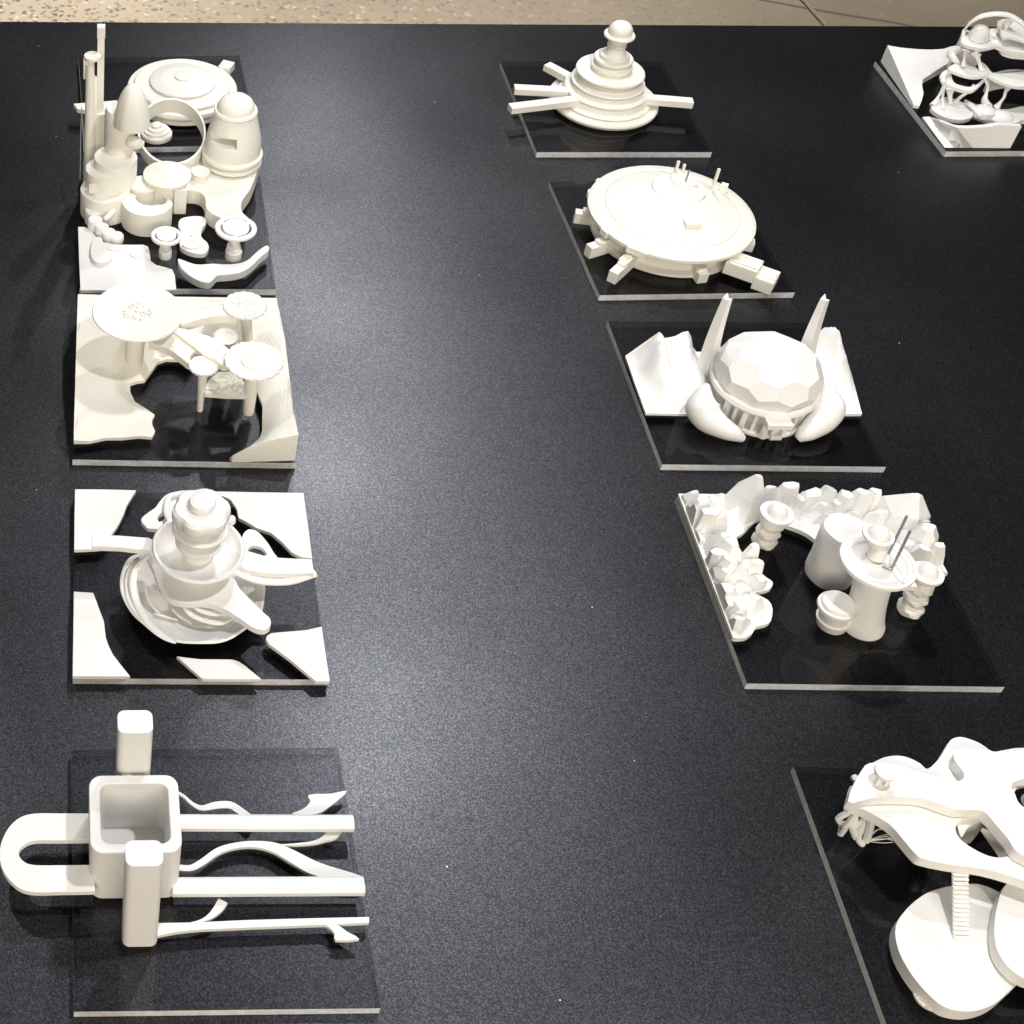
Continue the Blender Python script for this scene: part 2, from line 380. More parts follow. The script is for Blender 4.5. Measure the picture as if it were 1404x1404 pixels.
def plate(key, label):
    bm = box((0, 0), 1, 1, -T + .0015, 0)
    bmesh.ops.recalc_face_normals(bm, faces=bm.faces)
    me = bpy.data.meshes.new('acrylic_plate'); bm.to_mesh(me); bm.free()
    me.materials.append(CLEAR if key == 'L4' else ACR); me.materials.append(EDGE)
    for p in me.polygons: p.material_index = 0 if abs(p.normal.z) > .5 else 1
    o = bpy.data.objects.new('acrylic_plate', me); COL.objects.link(o); frame(o, key)
    tag(o, label, 'plate', 'square acrylic plates under the models')
for k, l in (('L4', 'clear acrylic plate under the square box model with long bars'),
             ('L3', 'dark acrylic plate with white corner sheets under the stacked cup model'),
             ('L2', 'dark acrylic plate mostly hidden under the white terrain with mushroom discs'),
             ('L1b', 'dark acrylic plate under the front half of the round tower village'),
             ('L1a', 'dark acrylic plate at the back left under the flat saucer building'),
             ('R1', 'dark acrylic plate under the stepped round tower with ball top'),
             ('R2', 'dark acrylic plate under the large round saucer with legs'),
             ('R3', 'dark acrylic plate under the faceted dome with two tall fins'),
             ('R4', 'dark acrylic plate under the jagged L shaped ridge and mushroom towers'),
             ('R5', 'dark acrylic plate cut by the lower right corner of the photo'),
             ('R6', 'dark acrylic plate at the far right under the bone like building')):
    plate(k, l)
#MODELS
# ================================================================== L4: square box model with towers and bars
V = View('L4', 0, 950, .3775)
bt = V.many([(320, 300), (645, 296), (663, 578), (330, 582)], .30)
bc = (bt[0] + bt[1] + bt[2] + bt[3]) / 4
bw = ((bt[1] - bt[0]).length + (bt[2] - bt[3]).length) / 2; bd = ((bt[3] - bt[0]).length + (bt[2] - bt[1]).length) / 2
t = thing('tower_model', 'white square box with two slim towers, looped slab and long bars', 'L4', bc)
bx = slab([rrect(bc, bw, bd, .045), rrect(bc, bw * .76, bd * .77, .032)], 0, .30)
part('box', bx, t, bev=.004)
part('box_floor', slab([rrect(bc, bw * .77, bd * .78, .03)], .002, .02), t)
def prism_tower(pts, h):
    q = V.many(pts, h); c = (q[0] + q[1] + q[2] + q[3]) / 4
    lx = ((q[1] - q[0]).length + (q[2] - q[3]).length) / 2; ly = ((q[3] - q[0]).length + (q[2] - q[1]).length) / 2
    return c, lx, ly
for pts in ([(455, 537), (590, 533), (594, 628), (455, 630)], [(427, 64), (554, 61), (556, 146), (427, 146)]):
    c, lx, ly = prism_tower(pts, .52)
    part('tower', slab([rrect(c, lx, ly, .026)], 0, .52), t, bev=.004)
ck = V(461, 282, .30)
part('connector', box((ck.x, ck.y), .034, .05, .22, .275), t)
# looped slab at the left
hz = .105
oc = [V(330, 437, hz), V(230, 437, hz), V(120, 438, hz), V(60, 460, hz), V(18, 510, hz), V(-2, 575, hz), V(8, 640, hz), V(50, 695, hz), V(110, 722, hz), V(230, 722, hz), V(345, 720, hz)]
ic = [V(330, 533, hz), V(220, 535, hz), V(125, 536, hz), V(85, 553, hz), V(68, 580, hz), V(82, 608, hz), V(122, 624, hz), V(220, 625, hz), V(340, 623, hz)]
part('looped_slab', slab([cr(oc, 5, False) + cr(ic, 5, False)[::-1]], hz - .025, hz), t, bev=.002)
for (x0, y0, x1, y1, wz) in ((640, 463, 1288, 465, .058), (625, 697, 1326, 693, .063)):
    a, b = V(x0, y0 - 8, .075), V(x1, y1 - 8, .075); d = (b - a)
    sec = [(1, -.9), (1, .35), (.55, 1), (-.55, 1), (-1, .35), (-1, -.9)]
    part('bar', tube([(a.x, a.y, .048), (b.x, b.y, .048)], wz / 2, sec=sec, flat=(1, .60), smooth=False), t, bev=.003)
def rib(pts, z1=.014, z0=.0005, nm='ribbon'):
    q = []
    for x, y, wz in pts:
        p = V(x, y, z1); q.append((p.x, p.y, wz / 2 * .3775 / 390))
    part(nm, ribbon(q, z0, z1), t)
rib([(640, 358, 10), (668, 375, 11), (700, 403, 14), (735, 418, 22), (785, 408, 30), (835, 407, 30), (872, 428, 30), (920, 462, 28)])
rib([(640, 632, 22), (690, 636, 24), (732, 616, 24), (795, 572, 24), (865, 552, 22), (935, 549, 26), (1000, 562, 40), (1060, 592, 50), (1125, 628, 56), (1190, 650, 50), (1290, 668, 24), (1320, 675, 8)], .016)
rib([(1020, 552, 5), (1080, 549, 8), (1140, 542, 12), (1180, 528, 22), (1205, 512, 44), (1215, 490, 60)])
part('ribbon', slab([cr(V.many([(1060, 440), (1100, 422), (1127, 395), (1122, 370), (1200, 366), (1258, 356), (1232, 385), (1195, 415), (1150, 440)], .012), 3)], .0005, .012), t)
part('thin_bar', slab([V.many([(560, 885), (590, 878), (650, 867), (720, 860), (900, 852), (1170, 842), (1340, 834), (1340, 814), (1150, 818), (900, 825), (700, 834), (570, 836)], .018)], .0005, .018), t)
rib([(690, 838, 8), (735, 826, 12), (770, 805, 22), (795, 778, 32), (810, 754, 36)], .016)
part('ribbon', slab([cr(V.many([(1160, 832), (1195, 850), (1216, 875), (1220, 898), (1305, 894), (1262, 868), (1235, 848), (1200, 828)], .016), 2)], .0005, .016), t)

# ================================================================== L3: cup stack over a bowl, with corner sheets
V = View('L3', 80, 650, .27778)
def sheet(pts, label, h=.02, n=3, soft=True):
    q = V.many(pts, h); return single('ground_sheet', slab([cr(q, n) if soft else q], .0008, h), label, V.plate, cat='sheet', o=sum(q, Vector((0, 0))) / len(q), bev=.002)
sheet([(82, 74), (230, 75), (385, 79), (362, 115), (340, 150), (322, 200), (292, 258), (262, 300), (235, 345), (205, 367), (140, 371), (78, 373), (79, 220)], 'flat white ground sheet at the back left corner under the cup model arm', n=1, soft=False)
sheet([(735, 84), (1000, 89), (1210, 93), (1232, 250), (1253, 415), (1200, 410), (1152, 387), (1105, 337), (1050, 290), (980, 267), (930, 237), (890, 217), (880, 172), (850, 127), (812, 108), (785, 118), (760, 110)], 'large flat white ground sheet with wavy edge at the back right of the cup model', n=1, soft=False)
sheet([(76, 579), (172, 585), (186, 620), (200, 660), (225, 725), (235, 808), (250, 850), (270, 890), (312, 945), (355, 998), (200, 998), (70, 998), (73, 800)], 'curved white ground sheet at the front left of the cup model', n=1, soft=False)
sheet([(583, 898), (640, 906), (700, 913), (860, 914), (890, 924), (922, 945), (1002, 1011), (850, 1011), (712, 1011), (640, 950)], 'pointed white ground sheet at the front middle of the cup model', n=1, soft=False)
sheet([(1030, 797), (1050, 784), (1110, 778), (1220, 770), (1300, 752), (1320, 890), (1340, 1021), (1270, 1021), (1150, 920), (1080, 868), (1038, 838), (1024, 815)], 'tongue shaped white ground sheet at the front right of the cup model', n=1, soft=False)
ax = V(672, 590, 0)
t = thing('cup_stack_model', 'round white stack of cups above a wide bowl with long arms', 'L3', ax)
c = ax
rb = V.r(318, 1006, 570, .07)
part('bowl', lathe([(0, .001), (.12, .001), (.19, .012), (rb - .006, .062), (rb, .066), (rb - .008, .072), (.2, .034), (.12, .022), (0, .02)], (c.x, c.y - .03), 64,
     rf=lambda a, z: 1 + (.012 * math.sin(9 * a) if z > .05 else 0)), t)
# crescent blades on the left of the bowl
for k, (pts, rr) in enumerate(((((448, 400, .20), (395, 450, .15), (368, 530, .12), (390, 640, .10), (450, 740, .09), (520, 800, .08), (582, 832, .07)), .016),
                  (((440, 420, .16), (380, 440, .13), (345, 510, .10), (352, 610, .09), (410, 710, .085), (500, 790, .078), (570, 832, .068)), .014),
                  (((425, 395, .13), (360, 420, .11), (322, 500, .085), (325, 590, .08), (380, 690, .078), (470, 775, .074)), .012))):
    part('crescent_blade', tube([(*V(*p), p[2]) for p in pts], [rr * .4] + [rr] * (len(pts) - 2) + [rr * .4], 10, flat=(1, .45)), t)
part('column', lathe([(.085, .02), (.08, .04), (.068, .07), (.07, .12), (.078, .15), (.082, .18), (.086, .245), (0, .245)], c, 48), t)
for zz, r0 in ((.045, .108), (.068, .098), (.09, .09)):
    part('column_ring', lathe([(.06, zz - .006), (r0, zz - .003), (r0, zz + .003), (.06, zz + .006)], c, 48), t)
rd = V.r(450, 903, 365, .27)
part('cup', lathe([(0, .236), (.086, .236), (.15, .254), (rd - .004, .275), (rd + .003, .282), (rd - .003, .292), (rd - .014, .288), (rd - .022, .274), (.14, .255), (.10, .246), (0, .244)], c, 64), t)
for pr in ([(0, .244), (.06, .244), (.064, .268), (.082, .298), (.095, .324), (.095, .332), (.088, .34), (.06, .343), (0, .343)],
           [(0, .335), (.058, .335), (.062, .35), (.092, .374), (.111, .398), (.112, .406), (.105, .414), (.07, .418), (0, .418)]):
    part('tier', lathe(pr, c, 56), t)
lobes = lambda a, z: 1 + .10 * abs(math.sin(3 * (a + .35))) - .065
part('lobed_tier', lathe([(0, .412), (.062, .412), (.068, .424), (.098, .445), (.111, .468), (.112, .49), (.110, .508), (.098, .520), (.06, .524), (0, .525)], c, 96, rf=lobes), t)
part('cap', lathe([(.03, .518), (.046, .523), (.053, .534), (.054, .545), (.048, .558), (.03, .567), (.012, .571), (0, .572)], c, 40), t)
h = .16
arm = [(438, 405), (468, 470), (490, 540), (520, 590), (570, 624), (640, 636), (700, 634), (760, 642), (830, 672), (900, 716), (960, 756), (1010, 769), (1044, 752), (1046, 716), (1012, 682), (955, 625), (900, 570), (876, 525), (856, 490), (800, 480), (690, 520), (560, 500), (500, 440), (470, 390)]
part('curved_arm', slab([cr(V.many(arm, h), 4)], h - .03, h), t, bev=.006)
for pts_, r_ in ((((470, 688, .07), (520, 700, .055), (590, 722, .05)), .006), (((560, 665, .09), (600, 700, .065), (660, 738, .05)), .007),
                 (((610, 640, .12), (650, 690, .10), (720, 722, .09), (800, 735, .085), (862, 712, .085)), .011), (((640, 625, .13), (690, 668, .115), (760, 690, .11), (840, 690, .105)), .010),
                 (((430, 560, .10), (450, 630, .08), (500, 690, .06)), .007), (((800, 655, .11), (830, 690, .09), (900, 700, .07)), .008)):
    part('bowl_strip', tube([(*V(*p), p[2]) for p in pts_], [r_ * .5] + [r_] * (len(pts_) - 2) + [r_ * .5], 8, flat=(1, .6)), t)
h = .215
part('arm', slab([V.many([(165, 297), (300, 303), (446, 314), (480, 330), (480, 382), (446, 377), (300, 360), (165, 356)], h)], h - .028, h), t, bev=.002)
part('arm', slab([V.many([(900, 368), (940, 380), (1040, 409), (1252, 420), (1262, 486), (1180, 490), (1040, 490), (930, 472), (880, 440)], h)], h - .028, h), t, bev=.003)
part('loop_handle', tube([(*V(x, y, z), z) for x, y, z in ((860, 470, .19), (905, 495, .185), (980, 522, .18), (1070, 532, .18), (1160, 525, .18), (1268, 490, .185))], [.012, .016, .018, .018, .018, .017], 12, flat=(1, .7)), t)
h = .19
part('side_loop', slab([cr(V.many([(880, 350), (903, 318), (918, 288), (945, 272), (985, 285), (1030, 335), (1062, 385), (1085, 425), (1000, 425), (900, 400)], h), 4),
                        cr(V.many([(930, 390), (948, 360), (972, 352), (1008, 366), (1028, 398), (980, 402)], h), 4)], h - .02, h), t, bev=.003)
h = .17
part('back_loop', slab([cr(V.many([(460, 270), (428, 255), (409, 222), (445, 188), (478, 165), (500, 135), (535, 100), (590, 84), (650, 80), (740, 90), (745, 160), (600, 260)], h), 4),
                        cr(V.many([(490, 215), (505, 196), (530, 190), (528, 215), (500, 235)], h), 4)], h - .022, h), t, bev=.003)
h = .19
part('back_strap', tube([(*V(x, y, z), z) for x, y, z in ((560, 250, .2), (535, 190, .19), (545, 118, .18), (600, 100, .18), (650, 100, .19))], .014, 10, flat=(1, .6)), t)
part('side_knob', tube([(*V(x, y, .33), .33) for x, y in ((780, 232), (830, 230), (858, 228), (874, 228))], [.014, .014, .022, .012], 12), t)

# ================================================================== L2: terrain with mushroom discs
V = View('L2', 80, 370, .2493)
inner = [V(x, y, hh) for x, y, hh in ((170, 950, .01), (260, 931, .01), (350, 926, .015), (440, 912, .02), (515, 918, .02), (532, 885, .02), (517, 850, .02), (515, 825, .02), (530, 795, .02), (480, 760, .02), (420, 722, .02), (396, 670, .02), (394, 625, .02), (430, 612, .02), (475, 606, .02), (515, 552, .02), (545, 508, .02), (590, 490, .02), (660, 492, .02), (725, 525, .02), (765, 470, .02), (800, 420, .02), (900, 405, .02), (990, 410, .02), (1040, 500, .01), (1075, 600, .01), (1100, 690, .015), (1124, 740, .02), (1122, 800, .02), (1122, 880, .02), (1106, 925, .02), (1040, 972, .03), (945, 1018, .035))]
E_ = .497
outer_l = [Vector((-E_, -.36)), Vector((-E_, -.1)), Vector((-E_, .2)), Vector((-E_, E_)), Vector((0, E_)), Vector((E_ - .02, E_)), Vector((E_, .2)), Vector((E_, -.2)), Vector((E_, -E_ + .012)), V(955, 1058, .002)]
loop = [V(85, 955, .005)] + inner + outer_l[::-1]
edge_pts = cr(inner, 3, False)
def d_in(x, y):
    b = 9
    for i in range(len(edge_pts) - 1):
        a, c = edge_pts[i], edge_pts[i + 1]; ab = c - a; q = Vector((x, y)) - a
        u = max(0, min(1, q.dot(ab) / max(ab.length_squared, 1e-9))); b = min(b, (q - ab * u).length)
    return b
def terr2(x, y):
    d = d_in(x, y)
    left = max(0, min(1, (y + .50) / .75)); right = 1 if x > .1 else 0
    m_ = max(left, right)
    base = .018 + .125 * m_ * (1 - math.exp(-d / .10))
    if x > .1: base += .03 * max(0, min(1, (-.1 - y) / .35)) * min(1, d / .06)
    return base + .012 * fbm(x, y, 5, 3.1) * min(1, d / .05)
t = thing('terrain_model', 'white hollowed terrain block carrying mushroom discs and small bridges', 'L2', (-.1, .1))
part('terrain', slab([loop], .0008, terr2, grid=.026), t, mt=CREAM, angle=24)
disc_top = {}
def mush(cx, cy, x0, x1, h, base, r0, r1, name, rough=0, center=0, hb=.0):
    c = V(cx, cy, h); r = V.r(x0, x1, cy, h); b = V(base[0], base[1], hb)
    lean = ((c.x - b.x) / (h - hb), (c.y - b.y) / (h - hb)) if h > hb else (0, 0)
    part('disc_column', tube([(b.x, b.y, hb), (b.x + (c.x - b.x) * .5, b.y + (c.y - b.y) * .5, (h + hb) / 2), (c.x, c.y, h - .01)], [r0, (r0 + r1) * .48, r1], 20), t, mt=CREAM)
    rf = (lambda a, z: 1 + rough * (math.sin(17 * a) + .8 * math.sin(29 * a + 1) + .6 * noise.noise(Vector((a * 9, 0, 0))))) if rough else None
    o = part('disc', lathe([(0, h - .016), (r * .5, h - .016), (r * .93, h - .004), (r, h + .004), (r * .985, h + .010), (r * .86, h + .006), (r * .80, h + .002), (0, h)], c, 96, rf=rf), t, mt=ROUGH if rough else CREAM)
    if center: part('disc_cap', lathe([(0, h), (r * center, h), (r * center, h + .008), (r * center * .9, h + .012), (0, h + .012)], c, 40), t, mt=CREAM, parent=o)
    return c, r, o
c1, r1, o1 = mush(435, 238, 185, 685, .36, (415, 520), .042, .055, 'a', hb=.04)
rnd = random.Random(3); bmn = bmesh.new()
for i in range(46):
    a = rnd.uniform(0, 6.28); q = .072 * math.sqrt(rnd.random()); s = rnd.uniform(.004, .008)
    lathe([(s * 1.2, .361), (s, .361 + s), (s * .4, .362 + s * 1.3), (0, .362 + s * 1.35)], (c1.x + q * math.cos(a), c1.y + q * math.sin(a)), 7, bm=bmn)
part('disc_texture', bmn, t, mt=ROUGH, parent=o1)['kind'] = 'stuff'
c2, r2, o2 = mush(1026, 203, 905, 1146, .30, (1045, 420), .026, .030, 'b', rough=.02, hb=.02)
c3, r3, o3 = mush(1075, 507, 912, 1236, .31, (1045, 785), .026, .038, 'c', rough=.02, center=.42)
c4, r4, o4 = mush(799, 535, 715, 880, .27, (778, 772), .014, .024, 'd', rough=.018)
c5, r5, o5 = mush(920, 375, 846, 986, .23, (930, 440), .03, .035, 'e', rough=.02, hb=.05)
bmn = bmesh.new()
for cc, rr, hh, n_ in ((c2, .07, .30, 60), (c3, .11, .312, 0)):
    for i in range(n_):
        a = rnd.uniform(0, 6.28); q = rr * math.sqrt(rnd.random()); s = rnd.uniform(.004, .009)
        lathe([(s * 1.3, hh), (s, hh + s * .8), (0, hh + s * 1.1)], (cc.x + q * math.cos(a), cc.y + q * math.sin(a)), 6, bm=bmn)
part('disc_texture', bmn, t, mt=ROUGH, parent=o2)['kind'] = 'stuff'
def bridge(pts, hh, drop, name='bridge'):
    part(name, slab([cr(V.many(pts, hh), 3)], hh - drop, hh), t, mt=CREAM, bev=.003)
bridge([(660, 222), (720, 222), (800, 216), (860, 208), (930, 203), (985, 225), (985, 262), (930, 252), (860, 254), (790, 266), (720, 286), (672, 292)], .30, .05)
bridge([(620, 325), (690, 322), (760, 345), (840, 368), (900, 405), (950, 450), (960, 510), (905, 525), (860, 492), (800, 466), (740, 420), (680, 372)], .29, .035)
bridge([(500, 398), (570, 378), (650, 340), (705, 368), (750, 402), (798, 430), (755, 442), (728, 470), (722, 515), (670, 478), (610, 436), (550, 412)], .275, .04)
h = .13
part('platform', slab([V.many([(806, 640), (830, 600), (880, 560), (960, 560), (1010, 590), (1030, 640), (1034, 692), (920, 690), (806, 680)], h)], h - .022, lambda x, y: h + .010 * noise.noise(Vector((x * 60, y * 60, 2))), grid=.012), t, mt=ROUGH, angle=15)
# ================================================================== L1: village of round towers over two plates
V = View('L1b', 80, 10, .22792); VB = View('L1b', 80, 200, .22792); VA = View('L1a', 80, 10, .22792)
c = VA(746, 462, .10); rs = VA.r(418, 1076, 455, .08)
t = thing('saucer_building', 'flat round stepped white saucer at the back of the tower village', 'L1a', c)
part('base_ring', lathe([(0, .001), (rs * .9, .001), (rs * .97, .012), (rs * .97, .03), (rs * .90, .04), (0, .04)], c, 72), t, mt=CREAM)
part('lower_tier', lathe([(0, .04), (rs * .93, .04), (rs, .055), (rs, .075), (rs * .985, .082), (rs * .93, .086), (0, .086)], c, 72), t, mt=CREAM)
part('upper_tier', lathe([(0, .086), (rs * .88, .086), (rs * .88, .100), (rs * .86, .106), (rs * .62, .112), (0, .112)], c, 72), t, mt=CREAM)
part('roof_disc', lathe([(0, .11), (rs * .60, .112), (rs * .60, .126), (rs * .585, .13), (rs * .3, .142), (rs * .15, .147), (rs * .145, .157), (rs * .11, .161), (0, .162)], c, 72), t, mt=CREAM)
q = VA(1012, 350, .09); part('side_block', box((q.x, q.y), .075, .085, .05, .10, R(-28)), t, mt=CREAM, bev=.003)
part('side_bar', slab([VA.many([(92, 580), (350, 560), (360, 615), (150, 618), (115, 612)], .06)], .035, .06), t, mt=CREAM)
c = V(590, 728, .05); rr = V.r(490, 682, 728, .04)
single('stepped_dish', lathe([(0, .001), (rr, .001), (rr, .022), (rr * .93, .03), (rr * .82, .032), (rr * .8, .045), (rr * .6, .048), (rr * .57, .06), (rr * .36, .063), (rr * .33, .078), (rr * .15, .088), (0, .09)], c, 48),
       'small round stepped white dish inside the ring between the towers', 'L1b', CREAM, o=c, cat='dish')
# spire tower on terraces
cC = VB(283, 258, .147); rC = VB.r(130, 432, 255, .147)
t = thing('spire_tower', 'cream round tower with pointed egg roof on stepped terraces', 'L1b', cC)
part('terrace', lathe([(0, .001), (rC, .001), (rC, .14), (rC * .985, .147), (0, .147)], cC, 56), t, mt=CREAM)
cB = VB(290, 133, .25); rB = VB.r(165, 418, 133, .25)
part('terrace', lathe([(0, .147), (rB, .147), (rB, .244), (rB * .985, .25), (0, .25)], cB, 56), t, mt=CREAM)
cA = VB(345, 65, .30); rA = VB.r(215, 476, 65, .30)
part('terrace', lathe([(0, .147), (rA, .147), (rA, .294), (rA * .985, .30), (0, .30)], cA, 56), t, mt=CREAM)
q = VB(205, 245, .19); part('door_recess', box((q.x, q.y - .012), .035, .03, .165, .205), t, mt=CREAM)
cT = V(368, 858, .30); rT = V.r(280, 458, 850, .32)
part('tower_shaft', lathe([(0, .30), (rT, .30), (rT, .545), (rT * .9, .56), (0, .56)], cT, 48), t, mt=CREAM)
cE = V(442, 700, .50); rE = V.r(335, 550, 690, .5)
egg = part('egg_roof', lathe([(rE * .86, .492), (rE, .498), (rE * .985, .53), (rE * .93, .575), (rE * .82, .625), (rE * .66, .67), (rE * .46, .706), (rE * .3, .724), (rE * .12, .735), (0, .738)], cE, 56,
     rf=lambda a, z: 1 + .03 * abs(math.sin(4 * a + .5))), t, mt=CREAM)
q = V(475, 810, .40); part('side_pod', tube([(q.x - .05, q.y, .405), (q.x, q.y - .01, .40), (q.x + .035, q.y - .01, .395)], [.03, .034, .014], 14), t, mt=CREAM)
# pole with disc and square mast behind
q1 = V(206, 295, .80); b1 = V(206, 300, .80)
t = thing('disc_pole', 'slender round pole with a flat disc on top beside the spire tower', 'L1b', b1)
part('disc', lathe([(0, .795), (.044, .795), (.046, .803), (.043, .811), (0, .812)], b1, 36), t, mt=CREAM)
part('pole', lathe([(0, .001), (.034, .001), (.03, .3), (.025, .55), (.022, .795), (0, .795)], (b1.x - .012, b1.y), 24), t, mt=CREAM)
q = V(217, 408, .68); part('side_pipe', lathe([(0, .001), (.022, .001), (.019, .66), (.015, .668), (0, .668)], q, 20), t, mt=CREAM)
for yy, zz in ((325, .775), (360, .73), (405, .68)):
    q = V(156, yy, zz); part('bracket', box((q.x + .012, q.y), .035, .04, zz - .018, zz + .012), t, mt=CREAM, bev=.004)
q = V(258, 110, .95)
t = thing('mast', 'tall square white mast rising highest behind the disc pole', 'L1b', q)
part('shaft', box((q.x, q.y), .036, .036, .001, .885), t, mt=CREAM, bev=.002)
part('mast_head', box((q.x, q.y), .042, .042, .885, .95), t, mt=CREAM, bev=.003)
part('mast_foot', box((q.x, q.y - .02), .05, .06, .001, .45), t, mt=CREAM, bev=.003)
single('wire', tube([(*VA(125, 310, .10), .10), (*V(140, 600, .25), .25), (*V(153, 880, .05), .05)], .0022, 6), 'thin steel wire standing left of the disc pole', 'L1b', STEEL, cat='wire')
# open ring
hr = .20; c = V(682, 742, hr); rr = V.r(476, 886, 720, hr)
single('open_ring', slab([circ(c, rr, 64, rr * 1.22), circ(c, rr - .012, 64, (rr - .012) * 1.22)], lambda x, y: hr - .065 + .30 * (y - c.y) - (.02 if y > c.y else 0), lambda x, y: hr + .30 * (y - c.y)),
       'upright white hoop band bridging the spire tower and the domed tower', 'L1b', CREAM, o=c, cat='ring', bev=.002)
# domed tower
cD = VB(1035, 192, .0); k_ = V.r(870, 1215, 880, .2)
lean = ((V(1074, 545, .47) - cD) / .47)
t = thing('domed_tower', 'cream tapered round tower with a dome cap and slot window', 'L1b', cD)
lp = (lean.x, lean.y)
part('base_drum', lathe([(0, .001), (.125, .001), (.125, .10), (0, .10)], cD, 56, lp), t, mt=CREAM)
part('ring', lathe([(.1, .095), (k_ * .96, .10), (k_ * 1.05, .108), (k_ * 1.05, .118), (k_ * .98, .126), (.1, .13)], cD, 56, lp), t, mt=CREAM)
part('ring', lathe([(.1, .13), (k_ * .97, .136), (k_ * 1.07, .144), (k_ * 1.07, .158), (k_ * 1.0, .168), (.1, .172)], cD, 56, lp), t, mt=CREAM)
body = part('body', lathe([(0, .165), (k_ * .98, .168), (k_ * .99, .20), (k_ * .95, .25), (k_ * .86, .31), (k_ * .76, .37), (k_ * .73, .395), (0, .395)], cD, 56, lp), t, mt=CREAM)
part('rim', lathe([(.06, .385), (k_ * .73, .388), (k_ * .765, .398), (k_ * .73, .41), (.06, .415)], cD, 56, lp), t, mt=CREAM)
part('dome', lathe([(k_ * .655, .402), (k_ * .66, .412), (k_ * .635, .432), (k_ * .56, .452), (k_ * .43, .468), (k_ * .26, .478), (k_ * .1, .482), (0, .483)], cD, 56, lp), t, mt=CREAM)
q = V(998, 806, .285)
cut(body, box((q.x, q.y + .012), .128, .13, .254, .308, R(4)), t)
# raised ground right of the towers and the low round buildings
h = .09
q = VB.many([(740, 205), (765, 222), (768, 262), (830, 270), (868, 290), (885, 322), (888, 370), (925, 408), (990, 438), (1060, 450), (1145, 440), (1112, 405), (1100, 370), (1108, 325), (1140, 280), (1168, 232), (1205, 115), (1180, 60), (900, 60), (760, 130)], h)
single('raised_ground', slab([cr(q, 3)], .001, h), 'thick white wavy ground slab running forward under the domed tower', 'L1b', CREAM, o=cD, cat='sheet', bev=.004)
h = .19; c = VB(655, 168, h); rr = VB.r(513, 802, 168, h)
t = thing('round_house', 'round flat roofed white house in front of the open ring', 'L1b', c)
part('roof', lathe([(0, h - .03), (rr * .93, h - .03), (rr, h - .012), (rr, h - .004), (rr * .95, h), (0, h + .004)], c, 56), t, mt=CREAM)
q = VB(735, 330, .04); part('wall', lathe([(0, .001), (rr * .72, .001), (rr * .72, h - .03), (0, h - .03)], c, 40), t, mt=CREAM)
q = VB(735, 240, .16); part('porch', box((q.x, q.y - .005), .068, .07, .001, .158), t, mt=CREAM, bev=.004)
h = .16; c = VB(510, 225, h); rr = VB.r(424, 596, 225, h)
single('low_round_house', lathe([(0, .001), (rr * .9, .001), (rr * .92, h - .03), (rr, h - .02), (rr, h - .006), (rr * .95, h), (0, h)], c, 48), 'low white round house between the crescent drum and the round house', 'L1b', CREAM, o=c, cat='house')
h = .14; c = VB(856, 150, h); rr = VB.r(798, 914, 150, h)
single('small_drum', lathe([(0, .085), (rr * .9, .085), (rr * .9, h - .02), (rr, h - .012), (rr, h - .003), (rr * .95, h), (0, h)], c, 40), 'small white drum tucked against the foot of the domed tower', 'L1b', CREAM, o=c, cat='house')
h = .14; c = VB(535, 330, h); rr = VB.r(383, 690, 330, h)
cut = circ((c.x + rr * .30, c.y + rr * .42), rr * .70, 40)
po = [p for p in circ(c, rr, 64)]
hole = circ((c.x + rr * .16, c.y + rr * .24), rr * .62, 40, rr * .56)
t = thing('crescent_drum', 'round white drum with hollowed crescent roof at the village front', 'L1b', c)
part('wall', slab([po, hole], .001, lambda x, y: h - .028 * max(0, min(1, ((x - c.x) * .45 + (y - c.y) * .9) / rr + .1))), t, mt=CREAM, bev=.002)
part('inner_floor', slab([circ((c.x + rr * .16, c.y + rr * .24), rr * .63, 40, rr * .57)], .002, .05), t, mt=CREAM)
# lumpy figure at the left front
t = thing('lumpy_path', 'lumpy white path of joined round steps with a loop handle', 'L1b', VB(280, 460, .04))
for (x, y, rz, hh) in ((215, 378, 52, .085), (222, 440, 42, .075), (262, 480, 38, .065), (305, 515, 40, .05), (350, 535, 40, .04)):
    q = VB(x, y, hh); r_ = V.r(x - rz, x + rz, y, hh)
    part('step', lathe([(0, .001), (r_ * .96, .001), (r_, hh * .5), (r_ * .97, hh - .006), (r_ * .86, hh), (0, hh + .002)], q, 28), t, mt=PLA)
part('loop_handle', tube([(*VB(x, y, z), z) for x, y, z in ((235, 345, .09), (290, 340, .095), (322, 362, .095), (325, 395, .09), (300, 425, .085), (275, 440, .08))], [.018, .02, .02, .02, .018, .012], 12), t)
# front left sheet with hill
V2 = VB
h = .02
q = V2.many([(118, 486), (160, 487), (195, 505), (225, 540), (270, 578), (350, 592), (440, 594), (510, 593), (540, 605), (552, 650), (555, 690), (590, 716), (640, 728), (685, 742), (700, 775), (710, 865), (400, 868), (133, 868), (124, 680)], h)
t = thing('ground_sheet', 'white wavy ground sheet with a low hill at the village front left', 'L1b', V2(380, 720, 0), cat='sheet')
part('sheet', slab([q], .0008, h), t, bev=.002)
hill = cr(V2.many([(212, 562), (255, 548), (275, 590), (300, 630), (325, 665), (300, 695), (255, 705), (215, 690), (193, 640)], .045), 4)
part('hill', slab([hill], .018, .045), t, bev=.008)
part('mound', slab([cr(V2.many([(270, 585), (330, 592), (400, 600), (385, 622), (340, 625), (290, 612)], .03), 4)], .018, .028), t, bev=.005)
part('mound', slab([cr(V2.many([(430, 640), (470, 618), (515, 612), (522, 640), (495, 665), (450, 662)], .03), 4)], .018, .026), t, bev=.005)
